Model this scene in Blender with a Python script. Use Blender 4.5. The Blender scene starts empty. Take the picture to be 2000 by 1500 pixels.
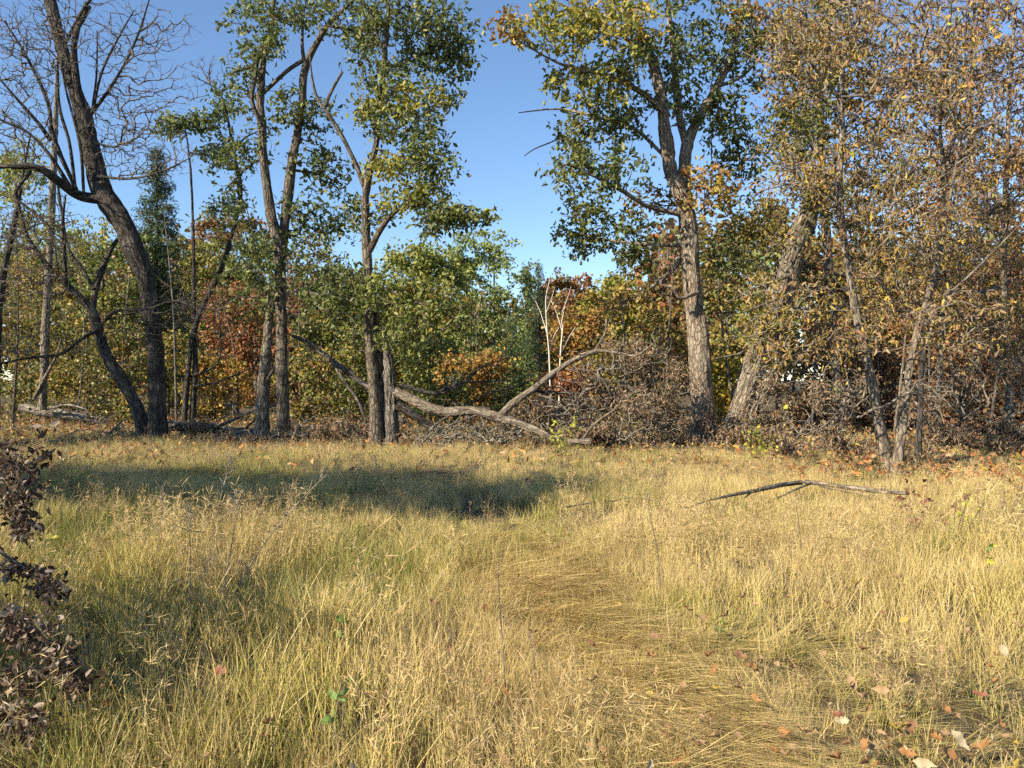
import bpy, math, random
import numpy as np
from math import radians, sin, cos, pi

rng = np.random.default_rng(11)
random.seed(11)
scene = bpy.context.scene
COL = scene.collection

# ------------------------------------------------------------------ camera, sky, sun, exposure
F, HY, CAM_H = 1511.0, 740.0, 1.6          # focal length in photo pixels, horizon row, eye height
cam_d = bpy.data.cameras.new('camera')
cam = bpy.data.objects.new('camera', cam_d)
COL.objects.link(cam)
cam.location = (0, 0, CAM_H)
cam.rotation_euler = (radians(90), 0, 0)
cam_d.sensor_width = 36.0
cam_d.lens = 36.0 * F / 2000.0
cam_d.shift_y = -(750 - HY) / 2000.0
cam_d.clip_start, cam_d.clip_end = 0.05, 2000
scene.camera = cam

SUN_EL, SUN_AZ = radians(33), math.atan2(-0.80, -0.60)   # sun behind the camera, to the left
world = bpy.data.worlds.new('World')
scene.world = world
world.use_nodes = True
wn = world.node_tree
bg = wn.nodes['Background']
sky = wn.nodes.new('ShaderNodeTexSky')
sky.sky_type = 'NISHITA'
sky.sun_disc = False
sky.sun_elevation = SUN_EL
sky.sun_rotation = SUN_AZ
sky.air_density, sky.dust_density, sky.ozone_density = 1.0, 0.0, 4.6
bg.inputs['Strength'].default_value = 0.10
wn.links.new(sky.outputs[0], bg.inputs['Color'])

sd = bpy.data.lights.new('sun', 'SUN')
sd.energy, sd.angle, sd.color = 5.0, radians(0.53), (1.0, 0.88, 0.68)
sun = bpy.data.objects.new('sun', sd)
COL.objects.link(sun)
SUN_DIR = np.array([sin(SUN_AZ) * cos(SUN_EL), cos(SUN_AZ) * cos(SUN_EL), sin(SUN_EL)])
from mathutils import Vector, Matrix
sun.rotation_euler = Vector(SUN_DIR).to_track_quat('Z', 'Y').to_euler()
sun.location = (-20, -15, 20)

vs = scene.view_settings
vs.view_transform, vs.look, vs.exposure, vs.gamma = 'Standard', 'None', 1.02, 1.0
scene.render.engine = 'CYCLES'
cy = scene.cycles
cy.max_bounces, cy.diffuse_bounces, cy.glossy_bounces = 3, 2, 1
cy.transmission_bounces, cy.transparent_max_bounces = 2, 2
cy.use_adaptive_sampling, cy.adaptive_threshold = True, .03
cy.use_denoising = False
cy.caustics_reflective = cy.caustics_refractive = False

# ------------------------------------------------------------------ helpers
def vnoise(p, seed=0):
    """value noise in 0..1 at points p (n,3)"""
    p = np.asarray(p, float)
    i = np.floor(p).astype(np.int64)
    f = p - i
    f = f * f * (3 - 2 * f)
    out = np.zeros(len(p))
    for dx in (0, 1):
        for dy in (0, 1):
            for dz in (0, 1):
                h = (i[:, 0] + dx) * 374761393 + (i[:, 1] + dy) * 668265263 + (i[:, 2] + dz) * 2147483647 + seed * 974634777
                h = (h ^ (h >> 13)) * 1274126177
                h = (h ^ (h >> 16)) & 0xffff
                w = (f[:, 0] if dx else 1 - f[:, 0]) * (f[:, 1] if dy else 1 - f[:, 1]) * (f[:, 2] if dz else 1 - f[:, 2])
                out += w * h / 65535.0
    return out

def noise2(x, y, s, seed=0):
    x, y = np.broadcast_arrays(np.asarray(x, float), np.asarray(y, float))
    q = np.stack([x.ravel() / s, y.ravel() / s, np.full(x.size, 0.37)], 1)
    return vnoise(q, seed).reshape(x.shape)

def gz(x, y):
    """height of the ground"""
    return (noise2(x, y, 3.1, 1) - 0.5) * 0.16 + (noise2(x, y, 0.9, 2) - 0.5) * 0.05 + (noise2(x, y, 14, 3) - 0.5) * 0.3 * np.clip((np.asarray(y) - 8) / 20, 0, 1)

def gz1(x, y):
    return float(gz(np.array([x]), np.array([y]))[0])

def P(px, py, d):
    """point at depth d behind photo pixel (px, py)"""
    return np.array([(px - 1000) / F * d, d, CAM_H + (HY - py) / F * d])

def GP(px, py):
    d = CAM_H * F / (py - HY)
    x = (px - 1000) / F * d
    return np.array([x, d, gz1(x, d)])

def mesh_from(name, V, polys, attrs=None, smooth=True, cols=None):
    """polys: list of (m,k) int arrays"""
    me = bpy.data.meshes.new(name)
    V = np.asarray(V, np.float32)
    me.vertices.add(len(V))
    me.vertices.foreach_set('co', V.ravel())
    loops = np.concatenate([p.ravel() for p in polys]).astype(np.int32)
    sizes = np.concatenate([np.full(len(p), p.shape[1]) for p in polys]).astype(np.int32)
    starts = np.concatenate([[0], np.cumsum(sizes)[:-1]]).astype(np.int32)
    me.loops.add(len(loops))
    me.loops.foreach_set('vertex_index', loops)
    me.polygons.add(len(sizes))
    me.polygons.foreach_set('loop_start', starts)
    me.polygons.foreach_set('loop_total', sizes)
    if smooth:
        me.polygons.foreach_set('use_smooth', np.ones(len(sizes), bool))
    me.update(calc_edges=True)
    for k, (typ, arr) in (attrs or {}).items():
        a = me.attributes.new(k, typ, 'POINT')
        key = {'FLOAT': 'value', 'FLOAT_VECTOR': 'vector', 'FLOAT_COLOR': 'color', 'INT': 'value'}[typ]
        a.data.foreach_set(key, np.asarray(arr, np.int32 if typ == 'INT' else np.float32).ravel())
    me.validate()
    return me

def link(name, me, mat=None, parent=None, loc=None):
    o = bpy.data.objects.new(name, me)
    COL.objects.link(o)
    if me is not None and mat is not None and len(me.materials) == 0:
        me.materials.append(mat)
    if parent is not None:
        o.parent = parent
    if loc is not None:
        o.location = loc
    return o

def tag(o, label, cat, group=None, kind=None):
    o['label'] = label
    if cat: o['category'] = cat
    if group: o['group'] = group
    if kind: o['kind'] = kind
    return o

def root(name, loc, label, cat, group=None):
    o = bpy.data.objects.new(name, None)
    o.empty_display_size = 0.3
    COL.objects.link(o)
    o.location = loc
    return tag(o, label, cat, group)

# ---- smooth curves and tubes
def spline(pts, step):
    pts = np.asarray(pts, float)
    n = len(pts)
    if n < 3:
        m = max(2, int(np.linalg.norm(pts[-1, :3] - pts[0, :3]) / step) + 1)
        t = np.linspace(0, 1, m)[:, None]
        return pts[0] * (1 - t) + pts[-1] * t
    ext = np.vstack([2 * pts[0] - pts[1], pts, 2 * pts[-1] - pts[-2]])
    out = []
    for i in range(n - 1):
        p0, p1, p2, p3 = ext[i:i + 4]
        m = max(1, int(math.ceil(np.linalg.norm(p2[:3] - p1[:3]) / step)))
        t = (np.arange(m) / m)[:, None]
        out.append(0.5 * (2 * p1 + (p2 - p0) * t + (2 * p0 - 5 * p1 + 4 * p2 - p3) * t ** 2 + (3 * p1 - p0 - 3 * p2 + p3) * t ** 3))
    out.append(pts[-1:])
    return np.vstack(out)

class Tubes:
    def __init__(s):
        s.V, s.Q, s.T, s.B, s.n = [], [], [], [], 0
    def add(s, pts, rad, sides=8, rough=0.0, ridge=0.0, seed=0, cap=True, jag=0.0):
        pts = np.asarray(pts, float)
        rad = np.asarray(rad, float)
        m = len(pts)
        tan = np.gradient(pts, axis=0)
        tan /= np.linalg.norm(tan, axis=1)[:, None] + 1e-9
        ref = np.array([1.0, 0, 0]) if abs(tan[0, 0]) < 0.8 else np.array([0, 1.0, 0])
        u = ref - tan * (tan @ ref)[:, None]
        u /= np.linalg.norm(u, axis=1)[:, None] + 1e-9
        v = np.cross(tan, u)
        th = np.arange(sides) * 2 * pi / sides
        c, sn = np.cos(th), np.sin(th)
        R = np.repeat(rad[:, None], sides, 1)
        L = np.concatenate([[0], np.cumsum(np.linalg.norm(np.diff(pts, axis=0), axis=1))])
        if rough > 0 or ridge > 0:
            q = np.stack([np.outer(rad, c).ravel(), np.outer(rad, sn).ravel(), np.repeat(L, sides)], 1)
            if rough > 0:
                R = R * (1 + rough * (vnoise(q * [3.5, 3.5, 1.6] + seed * 7.1, seed) - 0.5).reshape(m, sides) * 2)
            if ridge > 0:
                w = vnoise(q * [24, 24, 3.0] + seed * 3.3, seed + 5).reshape(m, sides)
                w2 = vnoise(q * [55, 55, 7.0] + seed * 1.3, seed + 9).reshape(m, sides)
                R = R + ridge * (np.abs(w - 0.5) * 4 - 1.2 + (w2 - .5) * .8)
        V = pts[:, None, :] + R[:, :, None] * (c[None, :, None] * u[:, None, :] + sn[None, :, None] * v[:, None, :])
        if jag > 0:
            V[-1] += tan[-1] * (rng.random(sides)[:, None] - 0.3) * jag
            V[-2] += tan[-1] * (rng.random(sides)[:, None] - 0.5) * jag * 0.3
        B = np.stack([np.outer(rad, c), np.outer(rad, sn), np.repeat(L[:, None], sides, 1)], 2)
        i = np.arange(m - 1)[:, None] * sides
        j = np.arange(sides)[None, :]
        k = (j + 1) % sides
        q = np.stack([i + j, i + k, i + sides + k, i + sides + j], 2).reshape(-1, 4) + s.n
        s.Q.append(q)
        s.V.append(V.reshape(-1, 3))
        s.B.append(B.reshape(-1, 3))
        s.n += m * sides
        if cap:
            tip = pts[-1] - tan[-1] * (rad[-1] * (0.8 if jag else -0.5))
            s.V.append(tip[None])
            s.B.append(np.array([[0, 0, L[-1]]]))
            a = s.n - sides + np.arange(sides)
            s.T.append(np.stack([a, np.roll(a, -1), np.full(sides, s.n)], 1))
            s.n += 1
    def mesh(s, name, origin=(0, 0, 0)):
        V = np.vstack(s.V) - np.asarray(origin)
        polys = [np.vstack(s.Q)] + ([np.vstack(s.T)] if s.T else [])
        return mesh_from(name, V, polys, {'bark': ('FLOAT_VECTOR', np.vstack(s.B))})

# ---- leaves
def halves(outline):
    """folded leaf: right and left outline polygons meeting on the midrib"""
    o = np.array(outline, float)                     # x >= 0, from base to tip
    k = len(o)
    r = np.stack([o[:, 0], o[:, 1], 0.35 * o[:, 0] - 0.25 * (o[:, 1] - 0.3) ** 2], 1)
    l = r.copy(); l[:, 0] *= -1
    V = np.vstack([r, l[1:-1]])
    right = np.arange(k)
    left = np.concatenate([[0], [k - 1], np.arange(k, 2 * k - 2)[::-1]])
    return V, [right, left]

LEAF = {
    'oak': halves([(0, 0), (.12, .18), (.09, .3), (.30, .47), (.15, .6), (.25, .8), (0, 1)]),
    'oval': halves([(0, 0), (.24, .33), (.19, .7), (0, 1)]),
    'lance': halves([(0, 0), (.15, .35), (.1, .7), (0, 1)]),
    'clump': halves([(0, 0), (.42, .35), (.3, .8), (0, 1)]),
    'needle': halves([(0, 0), (.10, .4), (0, 1)]),
}
C = {k: np.array(v) for k, v in dict(
    oakgreen=(.145, .175, .055), oakdark=(.085, .12, .042), olive=(.20, .21, .05), yellowgreen=(.34, .33, .06), yellow=(.55, .40, .05),
    gold=(.43, .29, .06), orange=(.41, .19, .055), rust=(.34, .13, .045), brown=(.23, .145, .07), dead=(.23, .155, .10), deadlight=(.38, .28, .19),
    tan=(.40, .29, .16), red=(.34, .125, .075), midgreen=(.19, .24, .07), palegreen=(.30, .34, .10), spruce=(.055, .085, .05), pine=(.10, .15, .05)).items()}

def leaf_mesh(name, pos, size, cols, kind, droop=0.4, origin=(0, 0, 0)):
    tv, tp = LEAF[kind]
    n, k = len(pos), len(tv)
    a = rng.normal(size=(n, 3)); a[:, 2] -= droop
    a /= np.linalg.norm(a, axis=1)[:, None]
    b = rng.normal(size=(n, 3)); b[:, 2] += 0.6
    nx = np.cross(a, b); nx /= np.linalg.norm(nx, axis=1)[:, None] + 1e-9
    nz = np.cross(nx, a)
    size = np.broadcast_to(np.asarray(size, float), (n,)) * rng.uniform(.5, 1.45, n)
    V = pos[:, None, :] + size[:, None, None] * (tv[None, :, 0:1] * nx[:, None, :] + tv[None, :, 1:2] * a[:, None, :] + tv[None, :, 2:3] * nz[:, None, :] * rng.uniform(.4, 2.2, n)[:, None, None])
    off = (np.arange(n) * k)[:, None]
    polys = [p[None, :] + off for p in tp]
    col = np.concatenate([np.repeat(cols[:, None, :], k, 1), np.ones((n, k, 1))], 2)
    return mesh_from(name, (V.reshape(-1, 3) - np.asarray(origin)), polys, {'col': ('FLOAT_COLOR', col.reshape(-1, 4))}, smooth=False)

def pick(pal, n, jit=0.22):
    """pal: list of (colour name, weight)"""
    w = np.array([p[1] for p in pal], float); w /= w.sum()
    base = np.stack([C[p[0]] for p in pal])
    c = base[rng.choice(len(pal), n, p=w)]
    return np.clip(c * rng.uniform(1 - jit, 1 + jit, (n, 1)) * rng.uniform(.92, 1.08, (n, 3)), 0, .9)

# ------------------------------------------------------------------ materials
def new_mat(name):
    m = bpy.data.materials.new(name)
    m.use_nodes = True
    nt = m.node_tree
    for n in list(nt.nodes):
        nt.nodes.remove(n)
    return m, nt, nt.nodes.new('ShaderNodeOutputMaterial')

def N(nt, typ, **kw):
    n = nt.nodes.new(typ)
    for k, v in kw.items():
        if k in n.inputs.keys(): n.inputs[k].default_value = v
        else: setattr(n, k, v)
    return n

def leaf_material(name, rough=.45, trans=.35, const=None, spec=.35):
    m, nt, out = new_mat(name)
    if const is None:
        at = N(nt, 'ShaderNodeAttribute', attribute_name='col')
        colsock = at.outputs['Color']
    else:
        tc = N(nt, 'ShaderNodeTexCoord')
        nz = N(nt, 'ShaderNodeTexNoise', Scale=35.0, Detail=4.0)
        nt.links.new(tc.outputs['Object'], nz.inputs['Vector'])
        cr = N(nt, 'ShaderNodeValToRGB')
        c = np.array(const)
        cr.color_ramp.elements[0].position, cr.color_ramp.elements[1].position = .3, .7
        cr.color_ramp.elements[0].color = (*np.clip(c * .6, 0, 1), 1)
        cr.color_ramp.elements[1].color = (*np.clip(c * 1.2, 0, 1), 1)
        nt.links.new(nz.outputs['Fac'], cr.inputs['Fac'])
        colsock = cr.outputs['Color']
    pb = N(nt, 'ShaderNodeBsdfPrincipled', Roughness=rough)
    pb.inputs['Specular IOR Level'].default_value = spec
    tr = N(nt, 'ShaderNodeBsdfTranslucent')
    mx = N(nt, 'ShaderNodeMixShader', Fac=trans)
    nt.links.new(colsock, pb.inputs['Base Color'])
    nt.links.new(colsock, tr.inputs['Color'])
    nt.links.new(pb.outputs[0], mx.inputs[1])
    nt.links.new(tr.outputs[0], mx.inputs[2])
    nt.links.new(mx.outputs[0], out.inputs['Surface'])
    return m

def bark_material(name, dark, light, scale=(26, 26, 2.6), bump=.9, patch=None, patch_amt=.35, rings=False):
    m, nt, out = new_mat(name)
    at = N(nt, 'ShaderNodeAttribute', attribute_name='bark')
    mp = N(nt, 'ShaderNodeMapping')
    mp.inputs['Scale'].default_value = (1, 1, 1) if rings else scale
    nt.links.new(at.outputs['Vector'], mp.inputs['Vector'])
    n1 = N(nt, 'ShaderNodeTexNoise', Scale=1.0, Detail=5.0, Roughness=.62, Distortion=.5)
    nt.links.new(mp.outputs[0], n1.inputs['Vector'])
    if rings:
        mp.inputs['Scale'].default_value = (5, 5, 28)
    cr = N(nt, 'ShaderNodeValToRGB')
    cr.color_ramp.elements[0].position, cr.color_ramp.elements[1].position = (.40, .57) if not rings else (.3, .42)
    cr.color_ramp.elements[0].color = (*dark, 1)
    cr.color_ramp.elements[1].color = (*light, 1)
    nt.links.new(n1.outputs['Fac'], cr.inputs['Fac'])
    vo = N(nt, 'ShaderNodeTexVoronoi', feature='DISTANCE_TO_EDGE', Scale=1.0)
    mv = N(nt, 'ShaderNodeMapping'); mv.inputs['Scale'].default_value = (13, 13, 4.2)
    dn = N(nt, 'ShaderNodeTexNoise', Scale=9.0, Detail=2.0)
    va_ = N(nt, 'ShaderNodeVectorMath', operation='MULTIPLY_ADD'); va_.inputs[1].default_value = (.07, .07, .1)
    nt.links.new(at.outputs['Vector'], dn.inputs['Vector'])
    nt.links.new(dn.outputs['Color'], va_.inputs[0]); nt.links.new(at.outputs['Vector'], va_.inputs[2])
    nt.links.new(va_.outputs[0], mv.inputs['Vector']); nt.links.new(mv.outputs[0], vo.inputs['Vector'])
    vr = N(nt, 'ShaderNodeValToRGB')
    vr.color_ramp.elements[0].position, vr.color_ramp.elements[1].position = .02, .16
    nt.links.new(vo.outputs['Distance'], vr.inputs['Fac'])
    ck = N(nt, 'ShaderNodeMix', data_type='RGBA')
    ck.inputs['A'].default_value = (*dark, 1)
    nt.links.new(vr.outputs['Color'], ck.inputs['Factor']); nt.links.new(cr.outputs['Color'], ck.inputs['B'])
    hs = N(nt, 'ShaderNodeMath', operation='MULTIPLY_ADD'); hs.inputs[1].default_value = .6
    nt.links.new(vr.outputs['Color'], hs.inputs[0]); nt.links.new(n1.outputs['Fac'], hs.inputs[2])
    n2 = N(nt, 'ShaderNodeTexNoise', Scale=2.3, Detail=3.0)
    nt.links.new(at.outputs['Vector'], n2.inputs['Vector'])
    r2 = N(nt, 'ShaderNodeValToRGB')
    r2.color_ramp.elements[0].position, r2.color_ramp.elements[1].position = .5, .66
    r2.color_ramp.elements[1].color = (patch_amt,) * 3 + (1,)
    nt.links.new(n2.outputs['Fac'], r2.inputs['Fac'])
    mx = N(nt, 'ShaderNodeMix', data_type='RGBA')
    nt.links.new(r2.outputs['Color'], mx.inputs['Factor'])
    nt.links.new((cr if rings else ck).outputs[0 if rings else 'Result'], mx.inputs['A'])
    mx.inputs['B'].default_value = (*(patch or light), 1)
    bp = N(nt, 'ShaderNodeBump', Strength=bump, Distance=.03)
    nt.links.new((n1.outputs['Fac'] if rings else hs.outputs[0]), bp.inputs['Height'])
    pb = N(nt, 'ShaderNodeBsdfPrincipled', Roughness=.9)
    pb.inputs['Specular IOR Level'].default_value = .2
    nt.links.new(mx.outputs['Result'], pb.inputs['Base Color'])
    nt.links.new(bp.outputs[0], pb.inputs['Normal'])
    nt.links.new(pb.outputs[0], out.inputs['Surface'])
    return m

M = {}
M['leaf'] = leaf_material('leaf')
M['dull_leaf'] = leaf_material('dry_leaf', rough=.7, trans=.2, spec=.2)
M['oak_bark'] = bark_material('oak_bark', (.085, .068, .05), (.33, .275, .205), patch=(.30, .30, .22))
M['brown_bark'] = bark_material('brown_bark', (.06, .048, .036), (.24, .195, .145), patch=(.22, .21, .15))
M['tan_bark'] = bark_material('tan_bark', (.12, .09, .065), (.40, .325, .24), patch=(.36, .33, .26))
M['grey_bark'] = bark_material('grey_bark', (.07, .06, .05), (.24, .21, .175), patch=(.33, .31, .27))
M['dark_bark'] = bark_material('dark_bark', (.028, .024, .021), (.115, .098, .08), patch=(.18, .16, .135))
M['pale_bark'] = bark_material('pale_bark', (.10, .08, .06), (.30, .245, .18), scale=(18, 18, 4), bump=.8, patch=(.34, .30, .24))
M['twig_bark'] = bark_material('twig_bark', (.09, .075, .06), (.26, .22, .18), bump=.2)
M['twig_pale'] = bark_material('twig_pale', (.14, .12, .09), (.36, .31, .24), bump=.2)
M['dead_wood'] = bark_material('dead_wood', (.13, .11, .09), (.42, .36, .28), scale=(16, 16, 1.6), patch=(.5, .46, .4))
M['birch_bark'] = bark_material('birch_bark', (.12, .11, .1), (.62, .59, .53), bump=.1, rings=True)

# ------------------------------------------------------------------ ground
def graded(a, b, fine0, fine1, step, grow):
    xs = list(np.arange(fine0, fine1 + step / 2, step))
    s, x = step, xs[-1]
    while x < b:
        s *= grow; x += s; xs.append(x)
    s, x = step, xs[0]
    lo = []
    while x > a:
        s *= grow; x -= s; lo.append(x)
    return np.array(lo[::-1] + xs)

xs = graded(-500, 500, -16, 16, .16, 1.22)
ys = graded(-120, 700, 1, 26, .16, 1.2)
gx, gy = np.meshgrid(xs, ys)
nxg, nyg = len(xs), len(ys)
Vg = np.stack([gx, gy, gz(gx, gy)], 2).reshape(-1, 3)
ii = (np.arange(nyg - 1)[:, None] * nxg + np.arange(nxg - 1)[None, :]).ravel()
me = mesh_from('ground', Vg, [np.stack([ii, ii + 1, ii + nxg + 1, ii + nxg], 1)])
m, nt, out = new_mat('thatch_soil')
tc = N(nt, 'ShaderNodeTexCoord')
n1 = N(nt, 'ShaderNodeTexNoise', Scale=.9, Detail=6.0, Roughness=.65)
n2 = N(nt, 'ShaderNodeTexNoise', Scale=38.0, Detail=5.0, Roughness=.7)
for n in (n1, n2): nt.links.new(tc.outputs['Object'], n.inputs['Vector'])
c1 = N(nt, 'ShaderNodeValToRGB'); c2 = N(nt, 'ShaderNodeValToRGB')
for c, a, b in ((c1, (.07, .06, .025), (.17, .11, .05)), (c2, (.45, .45, .45), (1, 1, 1))):
    c.color_ramp.elements[0].color, c.color_ramp.elements[1].color = (*a, 1), (*b, 1)
    c.color_ramp.elements[0].position, c.color_ramp.elements[1].position = .35, .65
nt.links.new(n1.outputs['Fac'], c1.inputs['Fac']); nt.links.new(n2.outputs['Fac'], c2.inputs['Fac'])
mx = N(nt, 'ShaderNodeMix', data_type='RGBA', blend_type='MULTIPLY', Factor=1.0)
nt.links.new(c1.outputs[0], mx.inputs['A']); nt.links.new(c2.outputs[0], mx.inputs['B'])
bp = N(nt, 'ShaderNodeBump', Strength=.8, Distance=.05)
nt.links.new(n2.outputs['Fac'], bp.inputs['Height'])
pb = N(nt, 'ShaderNodeBsdfPrincipled', Roughness=.95)
nt.links.new(mx.outputs['Result'], pb.inputs['Base Color']); nt.links.new(bp.outputs[0], pb.inputs['Normal'])
nt.links.new(pb.outputs[0], out.inputs['Surface'])
ground = link('ground', me, m)
ground['kind'] = 'structure'
ground['label'] = 'uneven meadow ground with thatch and leaf litter'

# ------------------------------------------------------------------ trees
def blob_points(blobs, d):
    """blobs: (px, py, rx, ry, depth offset, depth radius, n[, palette]) in photo pixels and metres"""
    pts, pal = [], []
    for b in blobs:
        px, py, rx, ry, dd, rd, n = b[:7]
        u = rng.normal(size=(n, 3)); u /= np.linalg.norm(u, axis=1)[:, None]
        u *= rng.random((n, 1)) ** .45
        dep = d + dd + u[:, 2] * rd
        q = np.stack([(px + u[:, 0] * rx - 1000) / F * dep, dep, CAM_H + (HY - py - u[:, 1] * ry) / F * dep], 1)
        pts.append(q); pal += [b[7] if len(b) > 7 else None] * n
    return np.vstack(pts), pal

def grow(skel, skel_r, att, tw, sides=4, bow=.10, wig=.10, tip=.0035, rk=.5, wscale=1.0):
    """join every attractor to a near branch that points its way, with a curved twig; returns the twig paths"""
    natt = len(att)
    cap_ = len(skel) + natt * 10
    pos = np.zeros((cap_, 3)); own = np.full(cap_, -1); rad = np.zeros(cap_); nd = np.zeros((cap_, 3))
    n = len(skel); pos[:n] = skel; rad[:n] = skel_r
    nd[:n] = np.gradient(skel, axis=0); nd[:n] /= np.linalg.norm(nd[:n], axis=1)[:, None] + 1e-9
    d0 = np.array([np.min(((skel - a) ** 2).sum(1)) for a in att])
    order = np.argsort(d0)
    paths, parent = [], []
    for ai in order:
        a = att[ai]
        dv = a - pos[:n]
        L0 = np.sqrt((dv ** 2).sum(1)) + 1e-6
        cs = (dv * nd[:n]).sum(1) / L0
        cost = L0 * (1 + .95 * (1 - cs) + .25 * np.clip(-dv[:, 2] / L0, 0, 1))
        j = int(np.argmin(cost))
        p0, L = pos[j].copy(), L0[j]
        m = min(8, 2 + int(L / .3))
        t = np.linspace(0, 1, m + 1)[:, None]
        ctrl = p0 + (nd[j] * .42 + (a - p0) / L * .6) * L * .45
        path = p0 * (1 - t) ** 2 + ctrl * 2 * t * (1 - t) + a * t ** 2
        path[:, 2] += bow * L * np.sin(t[:, 0] * pi) * rng.uniform(-.6, .8)
        path[1:-1] += rng.normal(size=(m - 1, 3)) * wig * L / m
        paths.append(path); parent.append((own[j], rad[j] if own[j] < 0 else 9.))
        g = np.gradient(path, axis=0); g /= np.linalg.norm(g, axis=1)[:, None] + 1e-9
        pos[n:n + m] = path[1:]; own[n:n + m] = len(paths) - 1; nd[n:n + m] = g[1:]
        n += m
    cnt = np.ones(len(paths))
    for i in range(len(paths) - 1, -1, -1):
        if parent[i][0] >= 0: cnt[parent[i][0]] += cnt[i]
    for i, path in enumerate(paths):
        r0 = min(tip * wscale * (1.0 + .9 * cnt[i] ** rk), parent[i][1] * .7) + .0008
        r = np.linspace(r0, max(tip * .5 * wscale, .45 * r0 if cnt[i] > 3 else 0), len(path))
        tw.add(path, r, sides=3 if cnt[i] < 3 else sides, cap=False)
    return paths, [att[o] for o in order], order

def stem_points(pts, d, base_ground=False):
    """pts: (px, py, width px[, depth offset]) -> rows of x y z r"""
    out = []
    for p in pts:
        dd = d + (p[3] if len(p) > 3 else 0)
        out.append([*P(p[0], p[1], dd), p[2] * .43 / F * dd])
    out = np.array(out)
    if base_ground:
        out[0, 2] = gz1(out[0, 0], out[0, 1]) - .12
    return out

def tree(name, label, d, stems, limbs=(), blobs=(), leaves=None, bark='oak_bark', twig='twig_bark', cat='tree', group=None,
         flare=1.25, zmin=1.5, bow=.1, wig=.07, tip=.0045, jag=(), sides=20, wscale=1.0, min_skel=0.012, foliage_name='foliage', grounded=True, dens=1.0, grow_r=1.0, ridge_k=1.0):
    b0 = stem_points(stems[0], d, grounded)
    org = np.array([b0[0, 0], b0[0, 1], gz1(b0[0, 0], b0[0, 1])]) if grounded else b0[0, :3].copy()
    R = root(name, org, label, cat, group)
    skel, skr = [], []
    for si, (kind, lst) in enumerate([('trunk', s) for s in stems] + [('limb', l) for l in limbs]):
        q = stem_points(lst, d, grounded and kind == 'trunk' and lst[0][1] > 800)
        big = q[:, 3].max()
        if kind == 'limb':
            q[1:-1, :3] += rng.normal(size=(len(q) - 2, 3)) * big * .35
        s = spline(q, .06 if big > .12 else .09)
        r = np.clip(s[:, 3], .003, None)
        if kind == 'trunk' and flare > 1 and grounded:
            h = s[:, 2] - org[2]
            r = r * (1 + (flare - 1) * np.exp(-np.clip(h, 0, None) / .28))
        tb = Tubes()
        sd_ = sides if big > .12 else (12 if big > .05 else 7)
        tb.add(s[:, :3], r, sides=sd_, rough=.16 if big > .05 else .10, ridge=min(.022, big * .085) * ridge_k, seed=si + int(abs(org[0]) * 13) % 50, jag=big * 2.2 if (kind, si) in jag else 0, cap=True)
        link(kind, tb.mesh(kind, org), M[bark], R)
        keep = (s[:, 2] > zmin) & (r > 0)
        skel.append(s[keep, :3]); skr.append(r[keep])
    skel, skr = np.vstack(skel), np.concatenate(skr)
    if blobs:
        att, pal = blob_points([(b[0], b[1], b[2] * grow_r, b[3] * grow_r, b[4], b[5] * grow_r, max(1, int(b[6] * dens))) + tuple(b[7:]) for b in blobs], d)
        tw = Tubes()
        paths, _, order = grow(skel, skr, att, tw, bow=bow, wig=wig, tip=tip, wscale=wscale)
        o = link('twigs', tw.mesh('twigs', org), M[twig], R); o['kind'] = 'stuff'
        if leaves:
            pos, cols = [], []
            per, spread = leaves['per'], leaves['spread']
            for path, ai in zip(paths, order):
                pp = pal[ai]
                if pp == 'bare': continue
                k = rng.poisson(per * (1.0 if pp is None or isinstance(pp, list) else 1.0))
                if k == 0: continue
                t = 1 - rng.random(k) ** 1.5 * .8
                idx = t * (len(path) - 1)
                i0 = np.minimum(idx.astype(int), len(path) - 2)
                base = path[i0] + (path[i0 + 1] - path[i0]) * (idx - i0)[:, None]
                pos.append(base + rng.normal(size=(k, 3)) * spread * np.array([1, 1, .75]))
                cl = pp if isinstance(pp, list) else leaves['pal']
                if rng.random() < leaves.get('bare', 0): pos.pop(); continue
                tone = pick(cl, 1, .15)[0]
                cc = pick(cl, k)
                cols.append(cc * .55 + tone * .45)
            if pos:
                o = link(foliage_name, leaf_mesh(foliage_name, np.vstack(pos), leaves['size'], np.vstack(cols), leaves['kind'], leaves.get('droop', .4), org), M[leaves.get('mat', 'leaf')], R)
                o['kind'] = 'stuff'
    return R

OAKLEAF = dict(kind='oak', size=.15, per=7, spread=.115, pal=[('oakgreen', 4), ('oakdark', 2), ('olive', 3.5), ('yellowgreen', 3)])
YG = [('yellowgreen', 4), ('olive', 3), ('yellow', 1), ('oakgreen', 1)]
OR = [('orange', 3), ('gold', 4), ('yellowgreen', 2), ('brown', 1)]
GD = [('oakgreen', 4), ('oakdark', 2.5), ('olive', 2)]

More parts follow.
